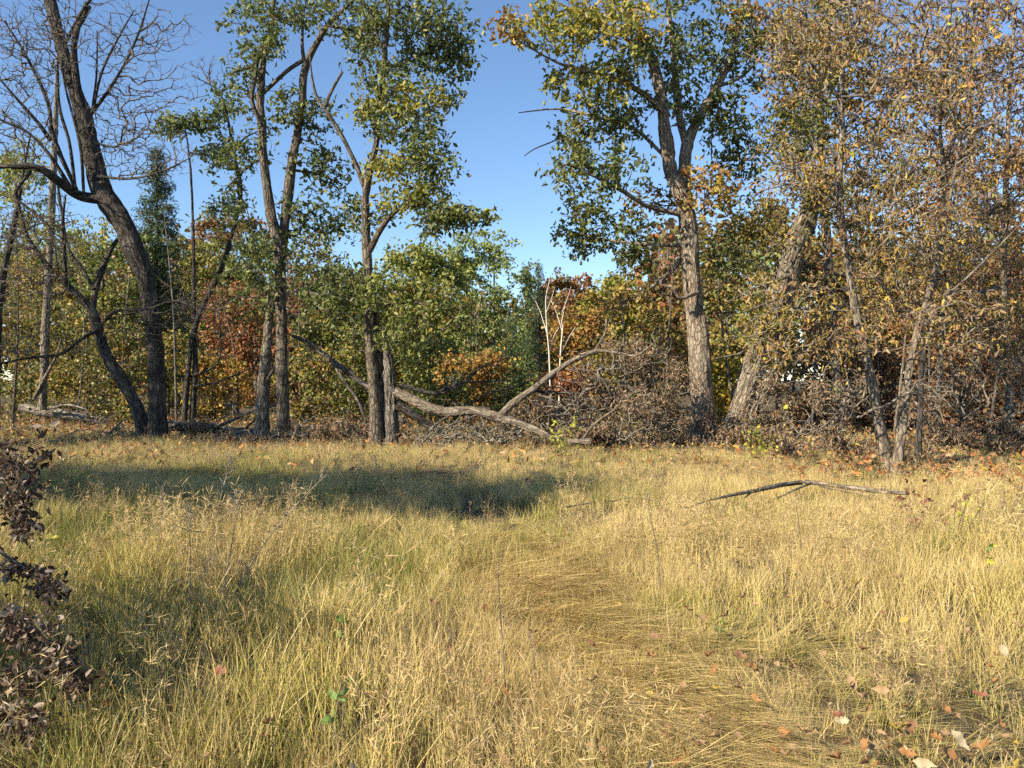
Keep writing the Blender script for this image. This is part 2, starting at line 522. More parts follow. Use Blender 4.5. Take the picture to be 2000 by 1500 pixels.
# --- the tall oak on the right with its forked crown
tree('oak_tree', 'tall oak with a straight pale trunk and turning green, gold and orange leaves', 20,
     [[(1374, 858, 58), (1369, 750, 51), (1361, 640, 46), (1351, 540, 42), (1346, 460, 40), (1337, 405, 36), (1312, 340, 31), (1297, 250, 28, -.2), (1292, 190, 26, -.3), (1275, 120, 23, -.4), (1245, 50, 20, -.5), (1215, -20, 17, -.6), (1185, -150, 9, -.8)],
      [(1341, 440, 30, .1), (1337, 350, 28, .3), (1342, 285, 27, .4), (1362, 235, 22, .6), (1400, 170, 18, .9), (1430, 100, 15, 1.2), (1455, 10, 11, 1.4), (1470, -90, 7, 1.5)]],
     [[(1343, 300, 18, .4), (1326, 220, 17, .3), (1318, 110, 14, .3), (1302, 0, 11, .2), (1300, -110, 6)],
      [(1300, 225, 15, -.3), (1262, 182, 13, -.6), (1180, 146, 11, -1.2), (1110, 130, 8, -1.6), (1045, 96, 5, -1.9), (985, 60, 3, -2)],
      [(1293, 300, 10, 0), (1240, 250, 9, .3), (1160, 226, 8, .8), (1090, 214, 5, 1.2), (1013, 220, 3, 1.4)],
      [(1160, 228, 6, .8), (1090, 270, 4, 1.0), (1045, 290, 3, 1.1), (1024, 305, 2, 1.1)],
      [(1335, 420, 12, 0), (1265, 402, 11, -.5), (1215, 372, 10, -.8), (1160, 345, 7, -1.2), (1110, 320, 4, -1.4)],
      [(1346, 480, 11, .1), (1270, 478, 8, .9), (1180, 470, 6, 1.5), (1090, 445, 3, 1.8)],
      [(1350, 480, 12, .2), (1310, 530, 11, .6), (1265, 565, 8, 1.0), (1215, 600, 5, 1.3), (1180, 640, 3, 1.4)],
      [(1362, 570, 10, -.3), (1330, 582, 9, -.6), (1315, 565, 7, -.7), (1290, 555, 4, -.8)],
      [(1275, 120, 11, -.4), (1200, 60, 9, -1), (1120, 20, 6, -1.5), (1060, -10, 3, -1.7)],
      [(1400, 170, 10, .9), (1450, 150, 7, 1.2), (1490, 110, 4, 1.4)]],
     [(1075, 55, 95, 48, -1.6, .8, 60, YG), (1190, 35, 100, 55, -1.3, 1.1, 80, [('yellowgreen', 4), ('gold', 2), ('yellow', 2), ('oakgreen', 2)]), (1000, 40, 40, 30, -1.9, .5, 14, OR),
      (1150, 165, 80, 45, -1.2, .9, 55, YG), (1235, 120, 60, 60, -.8, 1.0, 45), (1130, 265, 55, 55, .9, .7, 38), (1210, 225, 70, 55, -.2, 1, 55), (1110, 330, 45, 40, -1.2, .6, 20),
      (1190, 320, 70, 45, -1, .8, 40, GD), (1150, 400, 60, 40, 1.6, .7, 32), (1215, 440, 80, 35, 1.6, .8, 40, GD), (1130, 470, 60, 35, 1.8, .7, 30), (1240, 500, 60, 30, 1.5, .7, 24, GD),
      (1385, 365, 55, 50, -.5, .6, 36, OR), (1280, 385, 60, 30, .6, .6, 22, OR), (1330, 130, 60, 110, .2, 1.2, 70, GD), (1420, 110, 70, 100, 1.1, 1.2, 80, GD), (1400, 230, 70, 60, .9, 1, 45), (1300, -40, 120, 60, 0, 1.5, 60),
      (1440, 320, 50, 80, 1.1, .8, 40, GD), (1460, 20, 60, 80, 1.3, 1, 40, OR), (1240, 585, 60, 35, 1.1, .5, 26, [('brown', 2), ('gold', 2), ('olive', 1)]), (1200, 560, 60, 50, 1.3, .6, 18, 'bare'), (1290, 500, 50, 40, -.5, .5, 14, 'bare')],
     OAKLEAF, bark='tan_bark', sides=44, flare=1.35, dens=1.75, grow_r=1.14)

# --- the two oaks in the middle
MID = dict(kind='oak', size=.14, per=6, spread=.115, pal=[('oakdark', 2.5), ('oakgreen', 5), ('olive', 3), ('yellowgreen', .6)])
tree('oak_tree', 'forked dark oak with two upright stems above a single straight trunk', 20,
     [[(553, 850, 33), (551, 740, 29), (550, 640, 27), (548, 560, 26), (545, 485, 28), (530, 420, 22), (517, 330, 20), (511, 240, 19), (508, 190, 18), (515, 120, 16), (530, 60, 12), (536, -20, 9), (540, -120, 5)],
      [(549, 500, 24, .1), (560, 405, 22, .2), (569, 330, 22, .2), (581, 260, 20, .2), (590, 200, 18, .1), (597, 130, 17), (640, 50, 12, -.2), (690, 0, 10, -.4), (735, -60, 7, -.6)]],
     [[(510, 240, 11, -.1), (495, 200, 10, -.3), (498, 150, 11, -.4), (510, 105, 11, -.4), (528, 86, 9, -.3)],
      [(497, 130, 7, -.4), (475, 134, 6, -.5), (456, 141, 5, -.5)],
      [(510, 186, 9, 0), (560, 140, 9, .1), (594, 116, 10, 0)],
      [(596, 130, 9, 0), (590, 90, 8, 0), (592, 40, 5, .1), (600, -20, 3, .1)],
      [(552, 555, 9, -.2), (590, 570, 8, -.8), (640, 578, 6, -1.4), (690, 590, 3, -1.8)],
      [(568, 332, 7, .2), (620, 340, 6, .6), (668, 360, 4, 1)],
      [(557, 420, 6, .2), (600, 440, 5, .6), (640, 465, 3, 1)],
      [(520, 300, 6, .1), (480, 330, 5, .5), (440, 370, 3, .8)],
      [(640, 50, 7, -.2), (690, 60, 6, .2), (740, 90, 4, .5)]],
     [(480, 25, 70, 40, 0, .9, 34), (560, 20, 60, 40, 0, .9, 30), (530, 85, 45, 40, -.4, .6, 26, [('palegreen', 2), ('oakgreen', 3)]), (490, 110, 45, 40, -.3, .6, 22), (630, 20, 80, 40, -.2, .9, 40),
      (470, 180, 50, 40, .2, .7, 20), (555, 210, 35, 50, -.4, .5, 22), (625, 225, 45, 40, .2, .6, 26, GD), (620, 300, 50, 50, .3, .7, 34, GD), (650, 350, 50, 45, .6, .7, 26, GD), (490, 280, 50, 60, .2, .7, 24),
      (450, 320, 50, 60, .5, .7, 24), (600, 420, 60, 55, .4, .8, 44, GD), (660, 440, 40, 50, .8, .6, 22), (470, 410, 50, 40, .4, .7, 20), (500, 500, 60, 50, -.3, .7, 36, GD), (610, 520, 70, 55, -.6, .9, 46, GD), (650, 590, 60, 40, -1.2, .8, 34, GD), (720, 60, 60, 50, .1, .8, 34), (480, 560, 50, 50, -.4, .6, 16)],
     MID, bark='brown_bark', sides=34, dens=1.6, grow_r=1.14)
tree('oak_stump', 'broken grey oak trunk with a leafless split top beside the forked oak', 20.5,
     [[(511, 846, 36), (514, 770, 30), (519, 700, 26), (524, 640, 22), (527, 596, 16)]],
     [[(523, 740, 9, -.2), (538, 715, 8, -.3), (545, 690, 6, -.3), (540, 660, 5, -.2)]],
     [(520, 600, 25, 30, 0, .3, 12)], MID, jag={('trunk', 0)}, sides=24)

tree('oak_tree', 'slender oak with a broad green crown leaning over the clearing beside the hollow snag', 19,
     [[(737, 850, 32), (729, 740, 25), (722, 650, 22), (720, 560, 22), (716, 470, 21), (714, 400, 19), (719, 345, 17), (735, 280, 16, .1), (743, 200, 14, .1), (751, 115, 12, .1), (757, 40, 9), (765, -70, 5)],
      [(752, 858, 20, .2), (748, 760, 17, .2), (742, 690, 15, .2), (735, 620, 12, .2), (728, 560, 8, .15)]],
     [[(713, 370, 12), (692, 315, 11, -.1), (666, 262, 10, -.2), (640, 222, 9, -.3), (622, 195, 7, -.3), (611, 160, 6, -.3), (605, 110, 4, -.3)],
      [(632, 213, 9, -.3), (650, 172, 8, -.3), (669, 140, 7, -.3)],
      [(722, 490, 15, 0), (740, 450, 14, -.3), (770, 418, 12, -.7), (800, 400, 8, -1), (850, 400, 5, -1.3), (910, 415, 3, -1.5)],
      [(756, 130, 8, .1), (800, 122, 8, .4), (840, 100, 6, .6), (880, 60, 4, .8)],
      [(743, 210, 7, .1), (790, 220, 6, -.5), (840, 240, 4, -.9)],
      [(735, 290, 7, .1), (790, 310, 6, -.6), (850, 330, 4, -1)],
      [(752, 110, 7, 0), (735, 60, 6, -.2), (722, 10, 4, -.3)],
      [(722, 600, 7, -.1), (790, 590, 6, -.9), (850, 600, 4, -1.5), (900, 640, 3, -1.8)],
      [(720, 480, 5, .1), (690, 430, 4, .4), (660, 400, 3, .6)]],
     [(760, 150, 60, 35, -.2, .7, 40), (800, 185, 70, 35, -.4, .7, 46, YG), (720, 200, 45, 40, .2, .6, 26, YG), (760, 240, 65, 35, -.3, .8, 40), (830, 270, 50, 55, -.8, .7, 46), (760, 325, 70, 28, -.5, .8, 40, YG), (840, 330, 55, 40, -.9, .7, 40),
      (810, 385, 80, 30, -.9, .7, 52, YG), (880, 420, 70, 22, -1.4, .6, 40), (930, 428, 36, 14, -1.5, .4, 14), (850, 445, 40, 25, -1.2, .5, 18), (850, 50, 80, 50, .6, .8, 62, GD), (895, 110, 42, 45, .8, .6, 40, GD), (830, 110, 60, 35, .5, .7, 38, GD), (790, 10, 90, 40, .2, .9, 50), (715, 30, 50, 40, -.2, .7, 26), (700, 100, 40, 30, 0, .5, 14),
      (870, 180, 28, 40, .5, .5, 16), (700, 560, 50, 60, -.4, .7, 30, GD), (800, 570, 80, 50, -1, .8, 60, [('olive', 4), ('yellowgreen', 2), ('oakgreen', 3)]), (870, 610, 60, 45, -1.6, .7, 44, [('olive', 4), ('oakgreen', 3), ('gold', 1)]), (790, 650, 60, 40, -1.2, .7, 36, [('olive', 3), ('oakgreen', 3)]), (690, 420, 35, 40, .4, .5, 16), (740, 420, 40, 30, .2, .5, 10)],
     dict(MID, kind='oval', size=.125, per=7.5), bark='brown_bark', sides=34, dens=1.8, grow_r=1.12)

# --- hollow snag with fallen trunks
tree('snag', 'weathered hollow grey snag with a jagged broken top', 19.1,
     [[(764, 862, 40), (764, 800, 33), (761, 740, 30), (757, 690, 23), (752, 650, 10)]], [[(742, 850, 16, .1), (743, 760, 13, .1), (745, 690, 9, .1), (744, 660, 5, .1)]], bark='grey_bark', cat='snag', jag={('trunk', 0)}, flare=1.2, sides=44, ridge_k=1.8)

tree('fallen_tree', 'long pale fallen trunk arching from the snag to the grass with an upturned limb', 18,
     [[(772, 765, 24, .9), (820, 788, 24, .7), (866, 803, 23, .5), (925, 803, 21, .2), (990, 820, 22), (1045, 841, 20, -.2), (1095, 861, 18, -.4), (1155, 862, 14, -.6)]],
     [[(974, 815, 19), (1000, 790, 18), (1044, 762, 17), (1078, 735, 16), (1118, 706, 14), (1165, 684, 11), (1205, 692, 8, -.2), (1238, 694, 7, -.3), (1272, 676, 4, -.4)],
      [(1160, 688, 8), (1176, 662, 6), (1182, 645, 5), (1184, 624, 4)], [(1138, 858, 8, -.5), (1160, 830, 7, -.5), (1203, 798, 5, -.5)],
      [(1050, 770, 6), (1090, 785, 5, -.2), (1118, 812, 4, -.3), (1130, 842, 3, -.4)], [(1105, 722, 5), (1150, 724, 4, -.2), (1178, 745, 3, -.3), (1195, 780, 2, -.4)],
      [(930, 812, 6, 0), (880, 830, 5, -.5), (840, 850, 4, -.9), (815, 875, 3, -1.2)], [(940, 815, 5, -.1), (950, 840, 4, -.5), (975, 870, 3, -.8)], [(900, 812, 4, 0), (870, 850, 3, -.6), (862, 885, 2, -1)]],
     [(900, 850, 90, 28, -.7, .6, 170), (1000, 855, 80, 25, -.5, .5, 100), (1150, 720, 70, 45, -.1, .4, 70), (1090, 800, 70, 40, -.2, .5, 70), (860, 862, 60, 20, -.9, .5, 90)],
     None, bark='pale_bark', twig='twig_pale', cat='fallen tree', flare=1, zmin=-1, grounded=False, sides=34, ridge_k=1.5, wig=.09, dens=1.6, tip=.006)
tree('fallen_log', 'dark fallen log slanting down behind the arching pale trunk', 18.9,
     [[(775, 790, 24), (815, 815, 21), (850, 838, 17), (885, 866, 12)]],
     [[(780, 752, 11), (850, 768, 10), (900, 750, 8), (920, 728, 7), (945, 712, 5), (990, 700, 3)], [(850, 770, 8), (900, 748, 7), (940, 744, 6), (985, 742, 4)], [(905, 800, 6), (950, 770, 5), (1000, 755, 4), (1040, 742, 3)]],
     [(930, 730, 70, 25, .2, .5, 30)], None, bark='dark_bark', cat='fallen tree', flare=1, zmin=-1, grounded=False, sides=18)
tree('fallen_log', 'straight black limb lying level across the brown brush', 18.6, [[(1040, 762, 8), (1075, 766, 8), (1137, 769, 8)]], bark='dark_bark', cat='log', flare=1, zmin=-1, grounded=False)
tree('fallen_log', 'grey broken trunk propped slantwise between the two middle oaks', 21, [[(570, 655, 8), (605, 672, 11), (650, 706, 13), (700, 742, 13), (742, 775, 12), (790, 825, 10)]], [[(648, 706, 9, -.2), (672, 742, 8, -.3), (698, 782, 7, -.4), (716, 826, 6, -.5)]], [(620, 690, 50, 30, .2, .5, 40), (690, 740, 40, 30, .2, .5, 30)], None, bark='grey_bark', cat='log', flare=1, zmin=-1, grounded=False)
tree('fallen_log', 'long mossy log lying in the brush behind the middle oaks', 21.5,
     [[(335, 832, 24), (400, 836, 26), (480, 848, 28), (600, 856, 26), (700, 858, 26), (790, 868, 22)]],
     [[(470, 845, 6), (520, 800, 5), (560, 770, 3)], [(420, 835, 9, -.2), (455, 822, 7, -.5), (500, 800, 4, -.8)]], [(430, 815, 60, 20, -.4, .4, 30), (600, 830, 90, 25, -.4, .5, 60)], None, bark='grey_bark', cat='log', flare=1, zmin=-1, grounded=False)
tree('fallen_log', 'thick weathered log under twigs beyond the leaning tree', 29, [[(40, 796, 22), (90, 804, 24), (140, 811, 22), (190, 820, 14)]], [[(90, 800, 6, -.3), (130, 790, 5, -.6), (170, 800, 3, -.8)]], [(110, 792, 80, 20, -.4, .6, 160), (200, 820, 60, 20, -1.5, .6, 80)], None, bark='dead_wood', cat='log', flare=1, zmin=-1, grounded=False, wscale=1.4)

# --- the big bare leaning tree on the left
tree('bare_tree', 'big dark bare tree with two trunks leaning left from one base', 20,
     [[(308, 862, 44), (306, 760, 38), (304, 690, 36), (297, 620, 36), (285, 550, 39), (262, 490, 46), (235, 430, 46), (206, 385, 47), (186, 330, 42), (172, 270, 40), (160, 215, 36), (140, 160, 30), (122, 100, 27), (108, 45, 25), (92, -20, 24), (85, -120, 14)],
      [(288, 862, 34), (265, 792, 29), (235, 740, 28), (206, 690, 26), (190, 640, 26), (178, 605, 21), (150, 575, 15, -.1), (125, 550, 13, -.2), (95, 522, 12, -.3), (58, 470, 10, -.4), (42, 425, 8, -.4), (30, 360, 5, -.4)]],
     [[(160, 215, 17, -.1), (147, 150, 17, -.2), (144, 100, 16, -.2), (152, 58, 14, -.2), (163, 32, 12, -.2), (174, 12, 11, -.2)],
      [(200, 388, 28, -.1), (160, 378, 24, -.3), (110, 352, 20, -.7), (60, 332, 16, -1), (0, 320, 13, -1.3), (-80, 312, 9, -1.6)],
      [(180, 610, 15), (184, 562, 14), (205, 512, 12, .2), (226, 480, 10, .3), (250, 440, 5, .4)],
      [(184, 565, 11), (160, 520, 9, .2), (130, 482, 8, .4), (120, 420, 7, .5), (110, 340, 5, .6)], [(130, 560, 9, -.2), (124, 500, 9, -.4), (122, 430, 7, -.6), (128, 380, 4, -.7)],
      [(176, 225, 9), (212, 182, 8, -.2), (246, 118, 6, -.4), (272, 55, 5, -.5), (294, -10, 3, -.6)], [(182, 215, 7, -.1), (196, 145, 6, -.3), (228, 85, 5, -.4), (262, 20, 3, -.5)], [(178, 230, 6), (188, 150, 5, .2), (190, 60, 3, .4)],
      [(140, 370, 10, -.45), (95, 300, 8, -.7), (50, 255, 7, -.9), (0, 230, 5, -1), (-40, 200, 3, -1)], [(100, 275, 11, -.4), (70, 240, 8, -.6), (30, 190, 6, -.8), (0, 155, 4, -1)], [(152, 377, 9, -.35), (105, 270, 10, -.4), (90, 200, 8, -.5), (50, 110, 6, -.6), (8, 40, 4, -.7)],
      [(148, 375, 8, -.38), (135, 280, 8, -.6), (118, 210, 7, -.7), (112, 120, 5, -.8)], [(164, 381, 7, -.28), (155, 280, 7, -.6), (125, 150, 5, -.6), (125, 60, 3, -.7)],
      [(190, 345, 7, -.3), (255, 347, 6, -.8), (320, 335, 5, -1.2), (372, 308, 3, -1.4)], [(184, 280, 6, -.2), (230, 285, 5, -.6), (240, 250, 3, -.8)],
      [(200, 630, 9, -.1), (235, 610, 8, -.4), (290, 602, 7, -.6), (340, 590, 6, -.8), (420, 605, 4, -1), (480, 590, 2, -1.2)], [(190, 645, 9, -.1), (160, 665, 8, -.4), (120, 690, 7, -.7), (60, 700, 6, -1), (-10, 712, 5, -1.2)],
      [(60, 335, 8, -1), (30, 380, 6, -1.1), (60, 410, 6, -1.1), (100, 450, 4, -1.1), (112, 520, 3, -1)], [(120, 100, 8, -.1), (170, 5, 8, -.3), (220, -30, 5, -.4)]],
     [(50, 90, 80, 90, -.7, 1.0, 170), (40, 230, 70, 80, -.9, 1, 120), (120, 60, 70, 80, -.4, 1, 90), (250, 90, 80, 90, -.4, .9, 110), (250, 220, 80, 60, -.4, .8, 100), (310, 300, 70, 50, -.9, .7, 60), (230, 300, 60, 50, -.5, .6, 60), (60, 420, 80, 80, -.8, .9, 110), (120, 480, 70, 60, 0, .8, 60), (70, 560, 90, 60, -.6, .8, 90), (60, 680, 90, 50, -.9, .7, 70), (360, 600, 90, 40, -.9, .7, 60), (250, 650, 80, 60, -.5, .7, 50), (330, 60, 60, 40, -.6, .5, 20), (340, 170, 60, 50, -.6, .5, 24)],
     None, bark='dark_bark', sides=44, flare=1.15, wig=.02, bow=.02, zmin=1.2, tip=.0038, dens=5.2, grow_r=1.2)  # dark bark, made darker still for shade missing from the upper limbs

LEAFY = dict(kind='oak', size=.13, per=9, spread=.11, pal=[('oakgreen', 4), ('palegreen', 3), ('olive', 2)])
tree('young_tree', 'slim dark double-stemmed tree with thin pale green foliage beside the leaning tree', 22,
     [[(357, 830, 14), (366, 740, 13), (376, 660, 13), (395, 600, 12), (430, 530, 11), (455, 450, 11), (470, 370, 10), (455, 290, 8), (440, 210, 6), (420, 172, 4), (375, 148, 2)],
      [(373, 830, 14, .1), (381, 720, 13, .1), (379, 600, 10, .2), (378, 480, 8, .2), (372, 330, 5, .2), (360, 240, 3, .2)]],
     [[(372, 735, 7, .1), (410, 720, 6, -.4), (428, 700, 5, -.5), (430, 640, 4, -.5), (426, 610, 3, -.5)], [(380, 755, 6, 0), (430, 745, 5, -.5), (500, 715, 3, -1)], [(455, 300, 5), (480, 270, 4, .3), (520, 250, 2, .5)]],
     [(340, 245, 55, 25, .2, .6, 34), (400, 235, 50, 25, .3, .6, 24), (430, 300, 50, 40, .3, .6, 30), (440, 200, 40, 30, 0, .5, 16), (440, 400, 50, 40, .4, .6, 20), (410, 140, 50, 40, 0, .5, 50, 'bare'), (400, 470, 60, 60, 0, .6, 20, 'bare'), (380, 620, 60, 60, -.2, .6, 30, 'bare')],
     LEAFY, bark='dark_bark', sides=12, wig=.08, dens=1.8)
tree('young_tree', 'pale straight trunk rising behind the bare limbs at the far left', 27,
     [[(82, 800, 20), (88, 680, 18), (93, 560, 17), (100, 430, 16), (106, 300, 14), (110, 180, 9), (115, 60, 5)]], [[(66, 780, 9, -.1), (85, 740, 8, -.2), (105, 700, 7, -.3), (120, 660, 4, -.3)]],
     [(60, 330, 60, 40, .3, .8, 24), (100, 450, 70, 60, .2, .8, 26), (160, 470, 60, 60, .3, .8, 26), (40, 290, 50, 30, .3, .8, 16)], dict(LEAFY, pal=[('palegreen', 4), ('olive', 3), ('gold', 1)]), bark='oak_bark', sides=12)
tree('young_tree', 'dark crooked trunk at the edge of the bare leaning tree', 23,
     [[(-10, 830, 18), (-5, 680, 17), (2, 560, 16), (20, 470, 14), (35, 400, 11), (45, 340, 7), (60, 260, 4)]], [[(5, 560, 8), (-20, 480, 6), (-60, 420, 4)], [(20, 470, 6), (70, 440, 5, -.4), (120, 430, 3, -.6)]], [(20, 480, 60, 90, 0, .8, 70)], None, bark='dark_bark', sides=12, wig=.08, dens=2)

# --- the great leaning trunk right of the tall oak
tree('leaning_tree', 'thick leaning split oak trunk with flaking bark behind the thicket', 20,
     [[(1432, 868, 66), (1450, 790, 54), (1478, 715, 50), (1508, 640, 46), (1530, 570, 44), (1548, 500, 52), (1570, 440, 52), (1590, 392, 44), (1603, 362, 30)],
      [(1428, 850, 40, .6), (1448, 760, 32, .7), (1474, 670, 28, .7), (1502, 590, 26, .6), (1526, 520, 24, .5), (1540, 470, 16, .5)]],
     [[(1500, 660, 9, -.3), (1450, 690, 7, -.8), (1400, 700, 4, -1.1)], [(1540, 540, 8, -.3), (1480, 560, 7, -.8), (1420, 590, 4, -1.2)], [(1600, 390, 12, .1), (1560, 300, 9, .3), (1540, 200, 6, .5)]],
     [(1560, 460, 70, 70, -.9, .4, 8, [('olive', 3), ('gold', 1), ('brown', 3)]), (1600, 365, 50, 40, -.5, .4, 34, [('olive', 3), ('gold', 1), ('brown', 3)]), (1500, 620, 60, 80, -.9, .3, 30, 'bare'), (1480, 440, 70, 60, .5, .9, 50, [('olive', 3), ('gold', 2), ('brown', 2)]), (1560, 250, 70, 90, .3, 1, 70, [('olive', 3), ('oakgreen', 3), ('gold', 1)]), (1600, 90, 90, 90, .5, 1.1, 70, [('olive', 3), ('brown', 3), ('gold', 1)]), (1480, 620, 60, 60, -.8, .6, 30, [('olive', 3), ('gold', 2)]), (1420, 500, 40, 50, .5, .6, 20, GD)],
     dict(kind='oval', size=.12, per=12, spread=.18, pal=[('olive', 3), ('brown', 2), ('gold', 1)]), bark='oak_bark', sides=44, jag={('trunk', 0)}, dens=1.9, grow_r=1.1, ridge_k=1.4)

# --- thicket of slim trees on the right
DRY = dict(kind='lance', size=.11, per=9, bare=.45, spread=.10, droop=.9, mat='dull_leaf', pal=[('brown', 5), ('tan', 2.5), ('gold', 2.2), ('rust', .8), ('yellow', .5), ('dead', 2), ('olive', 1.4)])
elm = tree('young_tree', 'pale double-stemmed young tree standing in the grass with wide bare lower branches', 12.6,
     [[(1741, 934, 28), (1722, 850, 24), (1706, 770, 23), (1690, 690, 22), (1672, 610, 20), (1655, 510, 19), (1641, 420, 18), (1640, 330, 16), (1646, 260, 14), (1640, 180, 12), (1655, 80, 8), (1660, -10, 5)],
      [(1749, 934, 24, -.1), (1760, 850, 21, -.15), (1771, 760, 19, -.2), (1782, 690, 17, -.2), (1806, 600, 13, -.2), (1838, 480, 10, -.2), (1862, 350, 8, -.1), (1890, 200, 5, 0), (1910, 60, 3, .1)]],
     [[(1638, 190, 8), (1590, 130, 6, -.2), (1540, 75, 5, -.4), (1478, 8, 3, -.6)], [(1632, 215, 6), (1560, 160, 5, .3), (1500, 125, 4, .5), (1445, 98, 2, .7)], [(1700, 690, 7, -.1), (1640, 685, 6, -.5), (1560, 690, 5, -.9), (1490, 740, 3, -1.2)],
      [(1690, 700, 6), (1620, 640, 5, -.5), (1540, 600, 4, -.9), (1440, 640, 2, -1.2)], [(1672, 615, 6), (1600, 560, 5, -.4), (1500, 590, 4, -.8), (1420, 620, 2, -1.1)], [(1700, 690, 5), (1760, 680, 4, -.4), (1850, 640, 3, -.8)], [(1782, 700, 6, -.2), (1820, 670, 5, -.5), (1880, 690, 4, -.8), (1930, 740, 2, -1)],
      [(1660, 540, 6), (1720, 480, 5, -.4), (1800, 400, 4, -.7), (1880, 340, 2, -.9)], [(1645, 450, 6), (1720, 400, 5, .3), (1790, 330, 3, .5)], [(1641, 400, 5), (1580, 360, 4, -.4), (1500, 370, 3, -.7), (1430, 400, 2, -.9)], [(1646, 260, 6), (1700, 180, 5, -.2), (1750, 90, 3, -.4)], [(1806, 600, 6, -.2), (1870, 560, 5, -.5), (1960, 470, 3, -.8), (2030, 400, 2, -1)],
      [(1705, 740, 5), (1660, 780, 4, -.4), (1610, 830, 3, -.7), (1570, 850, 2, -.8)], [(1772, 745, 5, -.2), (1800, 770, 4, -.3), (1830, 790, 3, -.4), (1845, 830, 2, -.5)]],
     [(1560, 110, 90, 90, -.2, .7, 70), (1680, 60, 90, 80, -.1, .7, 60), (1560, 330, 100, 70, -.3, .7, 60), (1720, 280, 90, 90, 0, .7, 70), (1800, 420, 110, 90, -.4, .7, 80), (1880, 200, 90, 100, 0, .7, 60), (1540, 590, 100, 50, -.7, .6, 40), (1620, 660, 110, 50, -.8, .6, 50), (1870, 620, 100, 70, -.6, .6, 50), (1500, 680, 70, 60, -1, .5, 36), (1660, 440, 70, 60, 0, .6, 40), (1640, 780, 60, 50, -.5, .4, 20, 'bare'), (1820, 760, 60, 50, -.4, .4, 24, 'bare')],
     dict(DRY, per=6.5, size=.10), bark='pale_bark', twig='twig_pale', sides=18, flare=1.25, wig=.05, zmin=1.4, dens=2.4, grow_r=1.15, tip=.005)
specs = [
    ('slim grey trunk with rust and tan leaves behind the double-stemmed young tree', 15.5, [(1792, 905, 14), (1798, 800, 13), (1803, 700, 13), (1838, 450, 11), (1842, 330, 10), (1836, 240, 8), (1850, 120, 6), (1860, -20, 4)], [(1842, 330, 7), (1870, 250, 6), (1884, 140, 4), (1888, 20, 2)], 'dark_bark',
     [(1850, 100, 90, 100, 0, .9, 80), (1780, 150, 70, 90, 0, .9, 60), (1900, 300, 80, 90, 0, .8, 60), (1780, 330, 70, 70, 0, .8, 40), (1760, 540, 90, 70, .2, .7, 40), (1860, 520, 70, 60, 0, .7, 40)], DRY),
    ('straight pale trunk with reddish brown leaves deep in the thicket', 22, [(1903, 830, 20), (1908, 700, 18), (1911, 560, 17), (1905, 420, 15), (1895, 280, 12), (1900, 120, 8), (1905, -40, 5)], [(1908, 480, 7), (1950, 420, 6), (2000, 380, 3)], 'pale_bark',
     [(1900, 60, 120, 100, 0, 1.3, 110), (1970, 200, 90, 110, 0, 1.2, 80), (1830, 230, 80, 90, 0, 1, 60), (1920, 400, 90, 80, 0, 1, 60), (1960, 560, 80, 70, -.4, 1, 60), (1850, 640, 80, 60, -.3, .9, 50)], dict(DRY, size=.15, pal=[('rust', 2), ('brown', 4), ('gold', 1), ('red', .8), ('tan', 1), ('dead', 2)])),
    ('pale knotty trunk with gold and brown leaves at the right edge of the thicket', 19, [(1975, 870, 19), (1970, 740, 17), (1964, 620, 16), (1960, 480, 14), (1966, 340, 12), (1972, 180, 9), (1985, 0, 5)], [(1962, 500, 7), (1925, 420, 5), (1890, 380, 3)], 'pale_bark',
     [(1960, 80, 90, 100, 0, 1.2, 90), (2030, 250, 80, 120, 0, 1.2, 80), (1960, 330, 80, 80, -.3, 1, 60), (2010, 520, 80, 100, 0, 1, 70), (1950, 680, 80, 60, -.3, .9, 50)], dict(DRY, size=.13, pal=[('brown', 4), ('gold', 1.5), ('tan', 2), ('rust', 1), ('dead', 2), ('yellow', .4)])),
    ('grey upright trunk with brown and olive leaves rising behind the leaning oak', 23, [(1640, 850, 24), (1632, 700, 22), (1622, 560, 21), (1610, 400, 20), (1602, 250, 18), (1608, 120, 15), (1630, -30, 10)], [(1610, 330, 9), (1560, 240, 7), (1520, 140, 4)], 'oak_bark',
     [(1640, 60, 120, 100, 0, 1.4, 120), (1540, 60, 90, 90, 0, 1.3, 80), (1700, 180, 90, 90, 0, 1.2, 80), (1560, 250, 80, 80, .2, 1.1, 60), (1680, 350, 90, 90, .2, 1.1, 70), (1720, 520, 80, 80, .2, 1.1, 60), (1590, 560, 70, 80, .4, 1, 50)], dict(DRY, size=.15, kind='oval', pal=[('brown', 4), ('olive', 3), ('gold', 2), ('oakgreen', 1.5)])),
    ('crooked slender tree with golden leaves leaning right within the thicket', 17, [(1838, 890, 15), (1832, 780, 14), (1838, 680, 13), (1845, 600, 12), (1868, 520, 11), (1905, 450, 9), (1960, 390, 6), (2020, 340, 3)], [(1838, 640, 7), (1815, 560, 6), (1800, 470, 4)], 'pale_bark',
     [(1800, 500, 80, 70, 0, .8, 50), (1930, 420, 90, 60, 0, .8, 60), (1880, 600, 80, 60, 0, .8, 50), (1740, 620, 80, 60, .2, .8, 40), (2000, 640, 60, 80, 0, .8, 40)], dict(DRY, pal=[('gold', 2), ('brown', 4), ('tan', 2), ('yellow', .7), ('olive', 1)])),
]
for lab, d, st, lb, bk, bl, lf in specs:
    bl = list(bl) + [(rng.uniform(1490, 2040), rng.uniform(-20, 640), 75, 60, rng.normal() * .5, .9, 22) for _ in range(4)]
    tree('young_tree', lab, d, [st], [lb], bl, lf, bark=bk, sides=14, wig=.05, dens=2.3, grow_r=1.25, tip=.0058)

